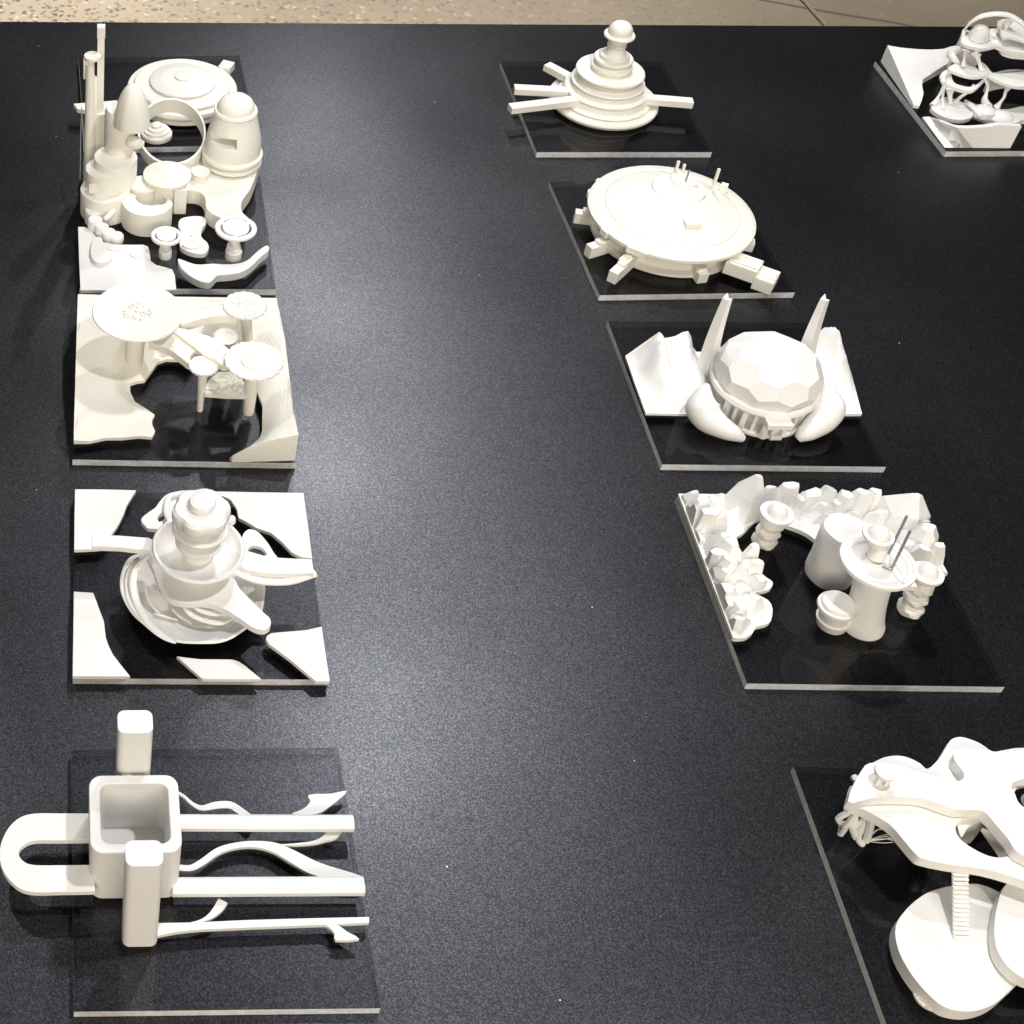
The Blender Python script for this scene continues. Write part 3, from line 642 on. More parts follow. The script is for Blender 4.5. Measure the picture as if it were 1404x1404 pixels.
# butterfly pond
t = thing('lobed_slab', 'butterfly shaped white slab lying between the two small ring mushrooms', 'L1b', V2(815, 540, 0))
part('slab', slab([cr(V2.many([(735, 440), (790, 425), (850, 423), (890, 440), (882, 475), (860, 510), (862, 550), (895, 580), (905, 615), (880, 645), (830, 647), (775, 632), (735, 605), (730, 560), (735, 510), (722, 480)], .03), 4)], .001, .03), t, bev=.005)
part('step', slab([cr(V2.many([(745, 590), (790, 545), (840, 560), (865, 590), (835, 612), (780, 612)], .042), 4)], .028, .042), t, bev=.005)
part('ridge', tube([(*V2(x, y, .035), .033) for x, y in ((800, 540), (830, 520), (845, 500), (870, 480))], .008, 8), t)
# two ring mushrooms
def ring_mush(label, cx, cy, x0, x1, h, bx_, by, rc, rbz):
    c = V2(cx, cy, h); r = V2.r(x0, x1, cy, h); b = V2(bx_, by, 0)
    t = thing('ring_mushroom', label, 'L1b', b, group='small ring mushrooms')
    part('ring', slab([circ(c, r, 48), circ(c, r * .74, 48)], h - .016, h), t, bev=.004)
    part('inner_disc', slab([circ(c, r * .64, 40)], h - .014, h + .002), t, bev=.003)
    for a in (.6, 2.6, 4.6):
        part('spoke', box((c.x + r * .69 * math.cos(a), c.y + r * .69 * math.sin(a)), r * .16, .02, h - .012, h - .003, a), t)
    tw = lambda a, z: 1 + .22 * math.sin(2 * a + z * 55)
    zz = [.03 + (h - .044) * i / 14 for i in range(15)]
    ln = ((c.x - b.x) / h, (c.y - b.y) / h)
    part('twisted_stem', lathe([(rc, z) for z in zz], b, 28, ln, rf=tw), t)
    part('foot', lathe([(0, .001), (rbz, .001), (rbz, .045), (rbz * .9, .05), (rbz * .82, .05), (0, .05)], b, 32), t, bev=.002)
ring_mush('smaller ring mushroom standing on its foot left of the lobed slab', 650, 536, 556, 742, .13, 642, 668, .027, .034)
ring_mush('larger ring mushroom standing behind the boomerang strip', 1069, 490, 943, 1195, .155, 1052, 672, .034, .044)
h = .045
q = V2.many([(722, 678), (760, 690), (800, 705), (850, 713), (930, 708), (1010, 712), (1090, 705), (1140, 685), (1180, 650), (1215, 620), (1250, 600), (1268, 608), (1262, 632), (1225, 660), (1180, 705), (1130, 745), (1080, 765), (1010, 775), (955, 780), (930, 808), (900, 822), (850, 812), (790, 780), (745, 740), (724, 705)], h)
single('boomerang_strip', slab([cr(q, 3)], .001, h), 'curved white boomerang strip at the front right of the village plate', 'L1b', PLA, o=V2(950, 740, 0), cat='strip', bev=.004)
# ================================================================== R1: stepped tower with ball
V = View('R1', 660, 10, .24217)
c = V(692, 514, .035); rb = V.r(390, 996, 540, .03)
tp = V(790, 126, .50); ln = ((tp.x - c.x) / .50, (tp.y - c.y) / .50)
t = thing('stepped_tower', 'white stepped round tower with a ball on its neck', 'R1', c)
part('base_disc', lathe([(0, .001), (rb * .95, .001), (rb * .99, .012), (rb, .024), (rb * .985, .034), (rb * .95, .038), (0, .04)], c, 72), t, mt=CREAM)
def tier(nm, prof): part(nm, lathe(prof, c, 64, ln), t, mt=CREAM)
tier('tier', [(0, .038), (.258, .038), (.267, .044), (.269, .052), (.262, .058), (.252, .06), (.246, .066), (.243, .082), (.234, .09), (.224, .094), (0, .096)])
tier('tier', [(0, .092), (.232, .092), (.239, .099), (.239, .109), (.231, .116), (.218, .12), (.211, .127), (.207, .142), (.197, .148), (0, .15)])
tier('tier', [(0, .146), (.203, .146), (.21, .153), (.21, .162), (.202, .168), (.182, .172), (.172, .18), (.166, .198), (0, .202)])
tier('disc', [(0, .198), (.15, .202), (.19, .212), (.197, .222), (.194, .231), (.18, .236), (0, .242)])
tier('tier', [(0, .238), (.107, .238), (.109, .252), (.119, .258), (.121, .268), (.117, .276), (.104, .279), (.1, .286), (0, .288)])
tier('tier', [(0, .284), (.1, .284), (.103, .296), (.111, .303), (.112, .314), (.107, .321), (.09, .324), (0, .326)])
tier('tier', [(0, .322), (.085, .322), (.087, .334), (.082, .341), (.068, .344), (0, .346)])
tier('neck', [(.07, .342), (.058, .358), (.05, .378), (.049, .39), (.054, .396), (.054, .403), (.05, .408), (.05, .418), (.055, .424), (.055, .432), (.05, .437), (.048, .45), (0, .45)])
tier('collar', [(.03, .442), (.07, .448), (.086, .458), (.088, .468), (.082, .476), (.03, .48)])
tier('ball', [(.068, .474), (.069, .49), (.065, .51), (.055, .528), (.04, .541), (.02, .548), (0, .55)])
h = .105
for (x0, y0, x1, y1) in ((372, 318, 560, 418), (188, 450, 560, 470), (164, 560, 560, 512), (1200, 528, 860, 500)):
    a, b = V(x0, y0, h), V(x1, y1, h)
    part('arm', tube([(a.x, a.y, h - .018), (b.x, b.y, h - .018)], 1, sec=[(u * .03, v * .02) for u, v in SQ], smooth=False), t, mt=CREAM, bev=.002)

# ================================================================== R2: large saucer
V = View('R2', 730, 200, .27066)
c = V(706, 322, .16); rs = V.r(281, 1130, 335, .155) * .965
t = thing('saucer_model', 'large round white saucer with antennae, stub legs and a box bridge', 'R2', c)
part('drum', lathe([(0, .001), (rs * .89, .001), (rs * .905, .008), (rs * .905, .026), (rs * .88, .031), (rs * .83, .034), (rs * .82, .05), (rs * .82, .11), (0, .11)], c, 96), t, mt=CREAM)
part('rim_plate', lathe([(0, .103), (rs * .93, .106), (rs * .955, .112), (rs * .955, .122), (0, .122)], c, 96), t, mt=CREAM)
part('rim', lathe([(0, .121), (rs * .99, .123), (rs * 1.003, .13), (rs * 1.003, .145), (rs * .99, .151), (rs * .83, .166), (rs * .815, .166), (rs * .805, .156), (0, .156)], c, 96), t, mt=CREAM)
part('roof', lathe([(0, .155), (rs * .80, .157), (rs * .79, .166), (rs * .6, .199), (rs * .33, .236), (0, .25)], c, 96), t, mt=CREAM)
cc = V(742, 212, .25)
part('roof_ring', lathe([(0, .2), (.136, .2), (.137, .238), (.131, .247), (.122, .243), (.07, .268), (0, .27)], cc, 64), t, mt=CREAM)
part('roof_cap', lathe([(0, .26), (.07, .26), (.07, .276), (.062, .284), (.04, .288), (0, .289)], V(768, 172, .27), 48), t, mt=CREAM)
for (xb, yb, xt, yt) in ((722, 138, 737, 80), (757, 138, 764, 96), (773, 190, 789, 126), (908, 226, 937, 120)):
    zb = .275 if xb < 800 else .2; hh = (yb - yt) * .27066 / 210
    a = V(xb, yb, zb)
    part('antenna', box((a.x, a.y), .013 if xb != 773 else .007, .013 if xb != 773 else .007, zb - .02, zb + hh), t, mt=CREAM if xb != 773 else STEEL)
q = V(968, 218, .18); part('roof_box', box((q.x, q.y), .035, .03, .15, .21, R(-30)), t, mt=CREAM)
q = V(812, 386, .232); part('roof_hatch', box((q.x, q.y), .082, .05, .17, .236, R(0)), t, mt=CREAM, bev=.002)
for (x, y, lx) in ((395, 425, .05), (545, 515, .11), (300, 235, .03), (330, 175, .03)):
    q = V(x, y, .14); a = math.atan2(q.y - c.y, q.x - c.x); d_ = Vector((math.cos(a), math.sin(a)))
    q2 = c + d_ * (rs * .995)
    part('rim_clip', box((q2.x, q2.y), .022, lx, .112, .148, a), t, mt=CREAM, bev=.002)
def leg(x, y, h, L0, wd, hgt_, steps=2):
    q = V(x, y, h); a = math.atan2(q.y - c.y, q.x - c.x); d_ = Vector((math.cos(a), math.sin(a)))
    r_out = (q - c).length; r_in = rs * .82
    o = None
    for k in range(steps):
        f = (k + 1) / steps; ro = r_in + (r_out - r_in) * (1.0 - .30 * k); zz = hgt_ * (.55 + .45 * f if steps > 1 else 1)
        m_ = c + d_ * ((r_in + ro) / 2)
        bm = box((m_.x, m_.y), ro - r_in, wd * (1 - .16 * k), .001 if k == 0 else hgt_ * .2, zz, a)
        if o is None: o = part('leg', bm, t, mt=CREAM, bev=.003)
        else: part('leg_step', bm, t, mt=CREAM, parent=o, bev=.003)
    n_ = Vector((-d_.y, d_.x))
    for s in (-1, 1):
        m_ = c + d_ * (r_in + (r_out - r_in) * .35) + n_ * (s * wd * .42)
        part('leg_rib', box((m_.x, m_.y), (r_out - r_in) * .5, wd * .22, hgt_ * .1, hgt_ * .92, a), t, mt=CREAM, parent=o, bev=.002)
leg(222, 318, .08, 0, .05, .085); leg(290, 500, .08, 0, .05, .09); leg(408, 652, .055, 0, .05, .10, 3); leg(872, 655, .055, 0, .056, .08); leg(1134, 470, .075, 0, .05, .075)
a, b = V(1010, 565, .10), V(1240, 668, .075); ang = math.atan2(b.y - a.y, b.x - a.x); L_ = (b - a).length
m1 = a.lerp(b, .28); m2 = a.lerp(b, .80)
part('box_bridge', box((m1.x, m1.y), L_ * .68, .115, .03, .105, ang), t, mt=CREAM, bev=.003)
part('box_bridge_end', box((m2.x, m2.y), L_ * .42, .125, .002, .075, ang), t, mt=CREAM, bev=.004)
for s in (-.035, .035):
    m3 = a.lerp(b, .3) + Vector((-math.sin(ang), math.cos(ang))) * s
    part('bridge_rail', box((m3.x, m3.y), L_ * .62, .018, .10, .114, ang), t, mt=CREAM)
m3 = a.lerp(b, .80); part('bridge_rail', box((m3.x, m3.y), L_ * .36, .07, .07, .083, ang), t, mt=CREAM, bev=.002)

# ================================================================== R3: faceted dome with fins
V = View('R3', 810, 390, .30627)
hd = .20; c = V(797, 392, hd); rd = V.r(562, 1024, 390, hd)
t = thing('dome_model', 'white faceted dome in a ring with two tall fins and horns', 'R3', c)
bm0 = bmesh.new(); bmesh.ops.create_icosphere(bm0, subdivisions=2, radius=1); bm0.normal_update()
bm0.verts.ensure_lookup_table(); bm0.faces.ensure_lookup_table()
rotm = Matrix.Rotation(R(24), 3, 'Z') @ Matrix.Rotation(R(12), 3, 'X')
bmd = bmesh.new(); fv = {}
for f in bm0.faces:
    p = rotm @ f.calc_center_median().normalized(); fv[f.index] = bmd.verts.new((c.x + p.x * rd, c.y + p.y * rd, hd + p.z * .155))
for v in bm0.verts:
    n_ = v.co.normalized(); u = n_.orthogonal().normalized(); w_ = n_.cross(u)
    fs = sorted(v.link_faces, key=lambda f: math.atan2(w_.dot(f.calc_center_median()), u.dot(f.calc_center_median())))
    bmd.faces.new([fv[f.index] for f in fs])
bm0.free()
bmesh.ops.triangulate(bmd, faces=bmd.faces[:])
dm = part('dome', bmd, t, angle=3)
q = V(775, 470, .24)
rg = rd * .985
part('ring', lathe([(rg * .90, .115), (rg, .119), (rg * 1.04, .134), (rg * 1.02, .151), (rg * .93, .154), (rg * .88, .144), (rg * .90, .115)], c, 72), t)
part('inner_drum', lathe([(0, .001), (rg * .66, .001), (rg * .74, .11), (0, .11)], c, 48), t)
part('ring_foot', lathe([(0, .001), (rg * 1.0, .001), (rg * 1.0, .016), (0, .016)], c, 64), t)
for i in range(11):
    a = R(-150 + i * 12); w_ = random.Random(i).uniform(.012, .024)
    part('post', box((c.x + rg * .93 * math.cos(a), c.y + rg * .93 * math.sin(a)), w_ * 1.2, w_, .015, .124, a), t)
q = V(828, 600, .115); part('balcony', box((q.x, c.y - rg * 1.03), .115, .085, .10, .132), t, bev=.004)
q = V(775, 660, .03); part('pier', tube([(q.x, q.y, .001), (q.x, q.y + .005, .06)], [.022, .015], 12), t)
q = V(826, 672, .03); part('pier', tube([(q.x - .02, q.y, .012), (q.x + .03, q.y, .012)], [.014, .014], 10), t)
q = V(840, 650, .03); part('pier', box((q.x, q.y + .03), .07, .06, .001, .085), t)
def horn(pts, nm='horn'):
    part(nm, tube([(*V(x, y, z), z) for x, y, z, r in pts], [r for *_, r in pts], 24, n=8), t)
horn([(522, 448, .17, .012), (506, 490, .145, .042), (500, 545, .10, .074), (526, 597, .07, .068), (590, 642, .055, .05), (640, 668, .042, .037), (682, 692, .02, .017)])
horn([(1050, 448, .17, .012), (1062, 490, .145, .042), (1064, 548, .10, .074), (1036, 602, .07, .068), (987, 647, .055, .05), (952, 672, .042, .037), (926, 694, .02, .017)])
def fin(base, tip, ht, w0, w1, lean_w):
    b, p = V(*base, 0), V(*tip, ht); path = []
    for i in range(9):
        u = i / 8; bow = math.sin(u * math.pi) * lean_w
        path.append((b.x + (p.x - b.x) * u ** 1.15 + bow, b.y + (p.y - b.y) * u, ht * u))
    bm = bmesh.new(); rings = []
    for i, (x, y, z) in enumerate(path):
        u = i / 8; s = w0 + (w1 - w0) * u ** .8
        rings.append([bm.verts.new((x + dx * s, y + dy * s, z + (.02 if (dy > .2 and i == 8) else 0))) for dx, dy in ((-.7, .1), (.0, -.55), (.75, -.1), (.25, .05), (.0, .55))])
    for A, B in zip(rings, rings[1:]):
        for k in range(5): bm.faces.new((A[k], A[(k + 1) % 5], B[(k + 1) % 5], B[k]))
    bm.faces.new(rings[0][::-1]); bm.faces.new(rings[-1])
    part('fin', bm, t, angle=25)
fin((505, 432), (612, 62), .50, .075, .030, -.012); fin((935, 420), (1048, 66), .50, .075, .028, -.012)
# terrain behind the dome
out = V.many([(155, 320), (200, 452), (246, 578), (430, 582), (700, 584), (1000, 584), (1213, 582)], .012) + [V(1150, 430, .01), V(1092, 322, .01), V(1000, 300, .01), V(860, 322, .01), V(700, 312, .01), V(540, 326, .01), V(400, 308, .01), V(270, 318, .01)]
yb_ = V(600, 320, .01).y; yf_ = V(600, 580, .01).y; xl_ = out[0].x; xr_ = out[6].x
def terr3(x, y):
    v = (y - yf_) / (yb_ - yf_)
    e = max(0, min(1, (x - xl_) / .16)); e2 = max(0, min(1, (xr_ + .05 - x) / .10)); e = e * e * (3 - 2 * e)
    ridge = max(0, v) ** .75 * (1 - max(0, v - .90) * 1.2)
    vall = .74 + .6 * (noise.ridged_multi_fractal(Vector((x * 4.2, y * 3.0, 1.7)), 1.0, 2.0, 3, 1.0, 2.0) - .9) * .8 + .24 * math.sin(x * 27 + 4 * y) + .2 * fbm(x, y, 10, 4.2)
    fx1, fx2 = V(505, 432, 0).x, V(935, 420, 0).x
    dip = 1 - .8 * math.exp(-((x - fx1 - .01) / .05) ** 2) - .5 * math.exp(-((x - fx2) / .05) ** 2)
    return .014 + .19 * ridge * e * e2 * dip * max(.12, vall)
single('ridge_terrain', slab([out[:7] + cr(out[7:], 6, False)], .0008, terr3, grid=.016), 'white hilly terrain strip behind the faceted dome and fins', 'R3', PLA, cat='terrain', o=(0, yb_), angle=40)

# ================================================================== R4: jagged ridge and mushroom towers
V = View('R4', 900, 630, .35897)
E_ = .498
inn = V.many([(1112, 436), (1085, 425), (1040, 418), (960, 400), (860, 375), (760, 350), (690, 332), (640, 322), (612, 312), (586, 292), (555, 274), (500, 254), (440, 230), (400, 228), (375, 238), (352, 262), (330, 284), (300, 305), (320, 345), (360, 400), (405, 440), (425, 455), (444, 470), (436, 493), (400, 505), (376, 510), (400, 524), (428, 540), (443, 572), (436, 618), (412, 632), (380, 640), (368, 662), (340, 682), (300, 684)], .02)
loop = inn + [Vector((-E_, V(292, 680, .02).y)), Vector((-E_, 0)), Vector((-E_, E_)), Vector((0, E_)), Vector((E_, E_)), Vector((E_, V(1112, 430, .02).y + .01))]
pk = [(145, 124, .075, .07), (222, 152, .06, .06), (262, 145, .05, .05), (392, 62, .215, .115), (436, 104, .13, .06), (515, 98, .13, .085), (600, 128, .095, .075), (665, 108, .125, .07), (728, 132, .115, .065), (790, 122, .12, .075), (838, 118, .12, .07),
      (940, 160, .08, .09), (996, 134, .20, .13), (1040, 258, .15, .085), (1085, 326, .12, .05), (205, 196, .12, .085), (240, 212, .11, .06), (300, 150, .07, .07), (350, 148, .085, .055), (290, 312, .13, .085), (382, 326, .115, .06), (330, 408, .10, .07), (262, 492, .085, .08), (382, 526, .075, .06),
      (160, 290, .05, .06), (960, 320, .09, .08), (1000, 350, .07, .05), (540, 180, .06, .06), (640, 200, .06, .07), (760, 200, .07, .06), (330, 470, .06, .05)]
rnd = random.Random(11)
pk += [(x + rnd.uniform(-12, 12), y + rnd.uniform(-10, 10), rnd.uniform(.06, .11), rnd.uniform(.058, .082)) for x, y in ((180, 150), (330, 170), (470, 150), (560, 140), (630, 160), (700, 170), (780, 175), (860, 190), (900, 170), (1010, 220), (1060, 300), (130, 185), (190, 240), (250, 290), (250, 350), (290, 380), (310, 440), (260, 430), (300, 540), (330, 560), (310, 600), (400, 390), (410, 445), (940, 230), (980, 270), (1030, 340))]
ridge = slab([cr(inn, 2, False) + loop[len(inn):]], .0008, .022)
sheet_loop = cr(inn, 2, False) + loop[len(inn):]
for x, y, h_, rr in pk:
    p = V(x, y, h_); n_ = rnd.choice((5, 5, 6, 7)); a0 = rnd.uniform(0, 6.28); ft = rnd.uniform(.24, .5) if h_ < .18 else .16
    off = Vector((rnd.uniform(-.25, .25), rnd.uniform(-.1, .3))) * rr; tilt = Vector((rnd.uniform(-.5, .5), rnd.uniform(-.7, .1)))
    lo, mi, hi = [], [], []
    for k in range(n_):
        a = a0 + k * 6.283 / n_ + rnd.uniform(-.3, .3); q = rnd.uniform(.82, 1.12); d_ = Vector((math.cos(a), math.sin(a)))
        b_ = p + off + d_ * rr * q; b_.x = max(-.494, min(.494, b_.x)); b_.y = min(.494, b_.y)
        sc = 1.0
        while not inside(b_, sheet_loop) and sc > .1: sc -= .1; b_ = p + (off + d_ * rr * q) * sc
        m_ = p + off * .45 + d_ * rr * q * rnd.uniform(.6, .82) * max(sc, .3); t_ = p + d_ * rr * ft * q * max(sc, .5)
        for v_ in (m_, t_): v_.x = max(-.493, v_.x); v_.y = min(.493, v_.y)
        lo.append(ridge.verts.new((b_.x, b_.y, .012))); mi.append(ridge.verts.new((m_.x, m_.y, .012 + (h_ - .012) * rnd.uniform(.38, .62))))
        e_ = (t_ - p); hi.append(ridge.verts.new((t_.x, t_.y, h_ + e_.x * tilt.x + e_.y * tilt.y)))
    for A, B in ((lo, mi), (mi, hi)):
        for k in range(n_): ridge.faces.new((A[k], A[(k + 1) % n_], B[(k + 1) % n_], B[k]))
    ridge.faces.new(hi); ridge.faces.new(lo[::-1])
single('jagged_ridge', ridge, 'jagged white L shaped ridge of angular peaks along two plate edges', 'R4', PLA, cat='terrain', o=(-.3, .3), angle=9)
# main tower
h = .36
cd_ = V(846, 392, h); rr = V.r(707, 986, 392, h); b = V(784, 632, 0)
t = thing('disc_tower', 'white trunk tower with a wide disc, lookout mushroom and two rods', 'R4', b)
ln = ((cd_.x - b.x) / h, (cd_.y - b.y) / h)
part('trunk', lathe([(0, .001), (.084, .001), (.086, .02), (.079, .05), (.073, .1), (.07, .16), (.07, .22), (.073, .28), (.078, .345), (0, .345)], b, 48, ln), t)
part('disc', lathe([(0, .335), (.07, .335), (rr * .9, .345), (rr, .352), (rr * 1.005, .362), (rr * .985, .368), (rr * .9, .368), (rr * .88, .362), (rr * .78, .360), (rr * .75, .352), (0, .35)], cd_, 64), t)
c2 = V(848, 290, .46); r2 = V.r(792, 908, 292, .46); b2 = V(828, 385, .352)
part('lookout_stem', tube([(b2.x, b2.y, .35), (b2.x, b2.y, .40), (c2.x, c2.y, .45)], [.042, .034, .036], 20), t)
part('lookout_disc', lathe([(.03, .44), (r2 * .9, .448), (r2, .458), (r2 * .97, .466), (r2 * .75, .468), (r2 * .73, .464), (r2 * .6, .485), (r2 * .35, .497), (0, .50)], c2, 48), t)
for (xb, yb, xt, yt) in ((888, 358, 962, 206), (898, 420, 975, 262)):
    a, e = V(xb, yb, .355), V(xt, yt, .56)
    part('rod', tube([(a.x, a.y, .35), (e.x, e.y, .545)], .0055, 8, smooth=False), t, mt=STEEL)
a, e = V(862, 405, .358), V(898, 420, .358); part('rod_foot', tube([(a.x, a.y, .357), (e.x, e.y, .357)], .005, 8, smooth=False), t, mt=STEEL)
a, e = V(850, 480, .20), V(955, 482, .20)
part('side_beam', box(((a.x + e.x) / 2, (a.y + e.y) / 2), (e - a).length + .06, .035, .19, .215), t)
# fat trunk
h = .29
cc = V(730, 266, h); r_ = V.r(645, 818, 266, h); b = V(655, 440, 0)
ln = ((cc.x - b.x) / h, (cc.y - b.y) / h)
t = thing('fat_stump', 'fat white stump with flat oval top left of the disc tower', 'R4', b)
part('stump', lathe([(0, .001), (.09, .001), (.096, .03), (.094, .07), (.092, .10), (.094, .13), (.097, .20), (r_ * 1.06, .26), (r_, h - .006), (r_ * .97, h), (0, h)], b, 40, ln, rf=lambda a, z: 1 + .02 * math.sin(5 * a + z * 20)), t)
# small lidded pot
h = .15
cc = V(692, 555, h); r_ = V.r(620, 764, 555, h); b = V(668, 628, 0)
ln = ((cc.x - b.x) / h, (cc.y - b.y) / h)
t = thing('lidded_pot', 'small lidded white pot standing in front of the disc tower', 'R4', b)
part('pot', lathe([(0, .001), (.058, .001), (.062, .03), (.066, .05), (.058, .058), (.057, .11), (.06, h - .02), (0, h - .02)], b, 32, ln), t)
part('lid', lathe([(0, h - .022), (r_ * .95, h - .02), (r_, h - .01), (r_ * .97, h), (r_ * .86, h + .002), (r_ * .84, h + .014), (r_ * .8, h + .018), (0, h + .02)], cc, 40), t)
def pillar(label, cx, cy, x0, x1, bx_, by, h):
    cc = V(cx, cy, h); r = V.r(x0, x1, cy, h); b = V(bx_, by, 0)
    t = thing('pillar_mushroom', label, 'R4', b, group='lumpy pillar mushrooms')
    ln = ((cc.x - b.x) / h, (cc.y - b.y) / h)
    prof = []
    for i in range(20):
        u = i / 19; z = .001 + (h - .02) * u
        prof.append((.036 + .012 * abs(math.sin(u * math.pi * 3.2 + .4)) + .014 * max(0, .3 - u), z))
    part('lumpy_stem', lathe(prof, b, 28, ln, rf=lambda a, z: 1 + .08 * noise.noise(Vector((a * 2.2, z * 60, bx_))) + .05 * math.sin(4 * a + z * 130)), t, mt=ROUGH, angle=20)
    part('disc', lathe([(.03, h - .022), (r * .92, h - .014), (r, h - .004), (r * .985, h + .006), (r * .85, h + .008), (r * .7, h + .004), (.02, h + .004)], cc, 48), t)
    part('dome', lathe([(r * .62, h), (r * .61, h + .012), (r * .52, h + .028), (r * .36, h + .04), (r * .16, h + .046), (0, h + .047)], cc, 40), t)
pillar('lumpy white pillar mushroom standing in the bay of the jagged ridge', 460, 206, 398, 523, 408, 318, .20)
pillar('lumpy white pillar mushroom right of the disc tower', 1034, 436, 975, 1096, 965, 578, .22)

# ================================================================== R5: curved decks (cut by the frame)
V = View('R5', 1050, 980, .30205)
t = thing('deck_model', 'large curving white deck building with stair and round platforms', 'R5', V(950, 700, 0))
h = .06
part('platform', slab([cr(V.many([(590, 960), (640, 880), (720, 815), (800, 785), (880, 772), (960, 768), (1040, 795), (1110, 850), (1170, 960), (1190, 1080), (1165, 1190), (1110, 1250), (1040, 1310), (960, 1342), (880, 1345), (800, 1320), (720, 1250), (650, 1160), (600, 1060)], h), 4)], .001, h), t, bev=.006)
h = .12
part('platform', slab([cr(V.many([(1090, 770), (1052, 860), (1038, 960), (1045, 1050), (1080, 1120), (1150, 1185), (1240, 1215), (1400, 1200), (1520, 1080), (1520, 860), (1380, 740), (1200, 720)], h), 4)], .07, h), t, bev=.006)
part('platform_leg', lathe([(0, .001), (.12, .001), (.1, .07), (0, .07)], V(1280, 960, .07), 40), t)
h = .225
terr = [(372, 402), (440, 428), (520, 470), (570, 505), (620, 562), (680, 632), (720, 655), (850, 682), (1000, 702), (1172, 752), (1300, 800), (1450, 800), (1500, 700), (1480, 500), (1400, 250), (1300, 180), (1172, 150), (1090, 158), (1030, 166), (975, 130), (920, 108), (880, 100), (842, 112), (815, 150), (785, 200), (735, 245), (700, 220), (650, 195), (600, 185), (540, 192), (490, 215), (450, 232), (420, 300)]
hole = [(872, 492), (862, 520), (880, 560), (930, 600), (1000, 636), (1060, 648), (1110, 636), (1125, 605), (1090, 560), (1040, 500), (990, 450), (930, 450)]
hole2 = [(1130, 350), (1125, 380), (1150, 410), (1200, 440), (1300, 440), (1320, 360), (1240, 300), (1160, 310)]
part('lower_deck', slab([cr(V.many(terr, h), 3), cr(V.many(hole, h), 4), cr(V.many(hole2, h), 4)], h - .045, h), t, bev=.005)
h = .275
deck = [(372, 392), (450, 230), (520, 228), (600, 228), (700, 262), (800, 285), (862, 300), (895, 292), (898, 262), (870, 225), (852, 190), (870, 160), (930, 158), (1030, 168), (1100, 170), (1172, 165), (1300, 200), (1400, 300), (1460, 520), (1440, 700), (1300, 700), (1172, 640), (1130, 612), (1098, 560), (1050, 505), (990, 438), (930, 432), (868, 430), (800, 410), (720, 382), (640, 375), (560, 374), (480, 378)]
part('upper_deck', slab([cr(V.many(deck, h), 3), cr(V.many([(1130, 355), (1115, 330), (1130, 305), (1180, 290), (1260, 300), (1330, 360), (1310, 430), (1200, 430), (1150, 400)], h), 4)], h - .046, h), t, bev=.004)
part('inner_wall', slab([cr(V.many([(868, 500), (880, 462), (930, 446), (992, 448), (1012, 474), (960, 490), (915, 515), (885, 560)], .18), 4)], .03, .185), t)
rp = [V(x, y, z) for x, y, z in ((985, 512, .185), (1022, 530, .185), (1112, 622, .09), (1080, 650, .09))]
bmr = bmesh.new(); zz = (.185, .185, .09, .09)
tv = [bmr.verts.new((p.x, p.y, z)) for p, z in zip(rp, zz)]; bv_ = [bmr.verts.new((p.x, p.y, z - .02)) for p, z in zip(rp, zz)]
bmr.faces.new(tv); bmr.faces.new(bv_[::-1])
for k in range(4): bmr.faces.new((tv[(k + 1) % 4], tv[k], bv_[k], bv_[(k + 1) % 4]))
part('ramp', bmr, t)
for (x, y) in ((700, 420), (1200, 560), (900, 300), (1300, 300)):
    q = V(x, y, .15); part('deck_column', lathe([(0, .001), (.045, .001), (.036, .06), (.036, .14), (.06, .18), (0, .18)], q, 24), t)
# stair
s0, s1 = V(880, 690, .19), V(884, 1015, .06); nst = 17
str_ = []
for s in (-.024, .024):
    part('stair_rail', tube([(s0.x + s, s0.y, .19), (s1.x + s, s1.y, .062)], .0028, 6, smooth=False), t)
for i in range(nst):
    u = i / (nst - 1); p = s0.lerp(s1, u); z = .195 + (.064 - .195) * u
    part('tread', box((p.x, p.y), .052, .010, z - .004, z + .004), t)
# small table on the deck
q = V(545, 258, .335); part('deck_table', lathe([(0, .322), (.034, .322), (.036, .33), (.034, .336), (0, .337)], q, 28), t)
for s in (-.018, .014): part('table_leg', box((q.x + s, q.y - .012), .012, .012, .272, .325), t)
# struts under the left tip
def strut(pts, r=.011): part('strut', tube([(*V(x, y, z), z) for x, y, z in pts], r, 8), t)
strut([(430, 410, .18), (385, 440, .15), (330, 470, .10), (345, 500, .06), (338, 545, .02)]); strut([(420, 430, .18), (370, 500, .1), (340, 540, .03)])
strut([(470, 440, .18), (440, 500, .1), (420, 560, .03), (440, 590, .004)]); strut([(480, 470, .17), (470, 520, .09), (455, 570, .01)], .014)
strut([(400, 290, .2), (408, 285, .215)], .012); strut([(395, 330, .2), (380, 370, .19)], .01)
for i in range(9):
    a = random.Random(i).uniform(-.6, 1.6); p = V(455, 575, .01)
    part('filament', tube([(p.x, p.y, .012), (p.x + .05 * math.cos(a), p.y + .04 * math.sin(a), .02 + .004 * i), (p.x + .085 * math.cos(a), p.y + .05 * math.sin(a), .03 + .005 * (i % 4))], .0016, 5), t)
strut([(410, 420, .17), (400, 470, .12), (395, 510, .08), (410, 555, .02)], .014); strut([(395, 510, .08), (440, 480, .12), (470, 450, .17)], .01); strut([(345, 500, .06), (395, 490, .09), (440, 530, .05)], .009)
bm = slab([cr(V.many([(668, 1250), (700, 1262), (730, 1300), (778, 1335), (760, 1346), (715, 1325), (680, 1290)], .006), 3)], .0005, lambda x, y: .008 + .008 * abs(noise.noise(Vector((x * 90, y * 90, 0)))), grid=.006)
single('glue_scrap', bm, 'crumpled white scrap of glue at the foot of the round platform', 'R5', ROUGH, cat='scrap', o=V(720, 1300, 0), angle=10)

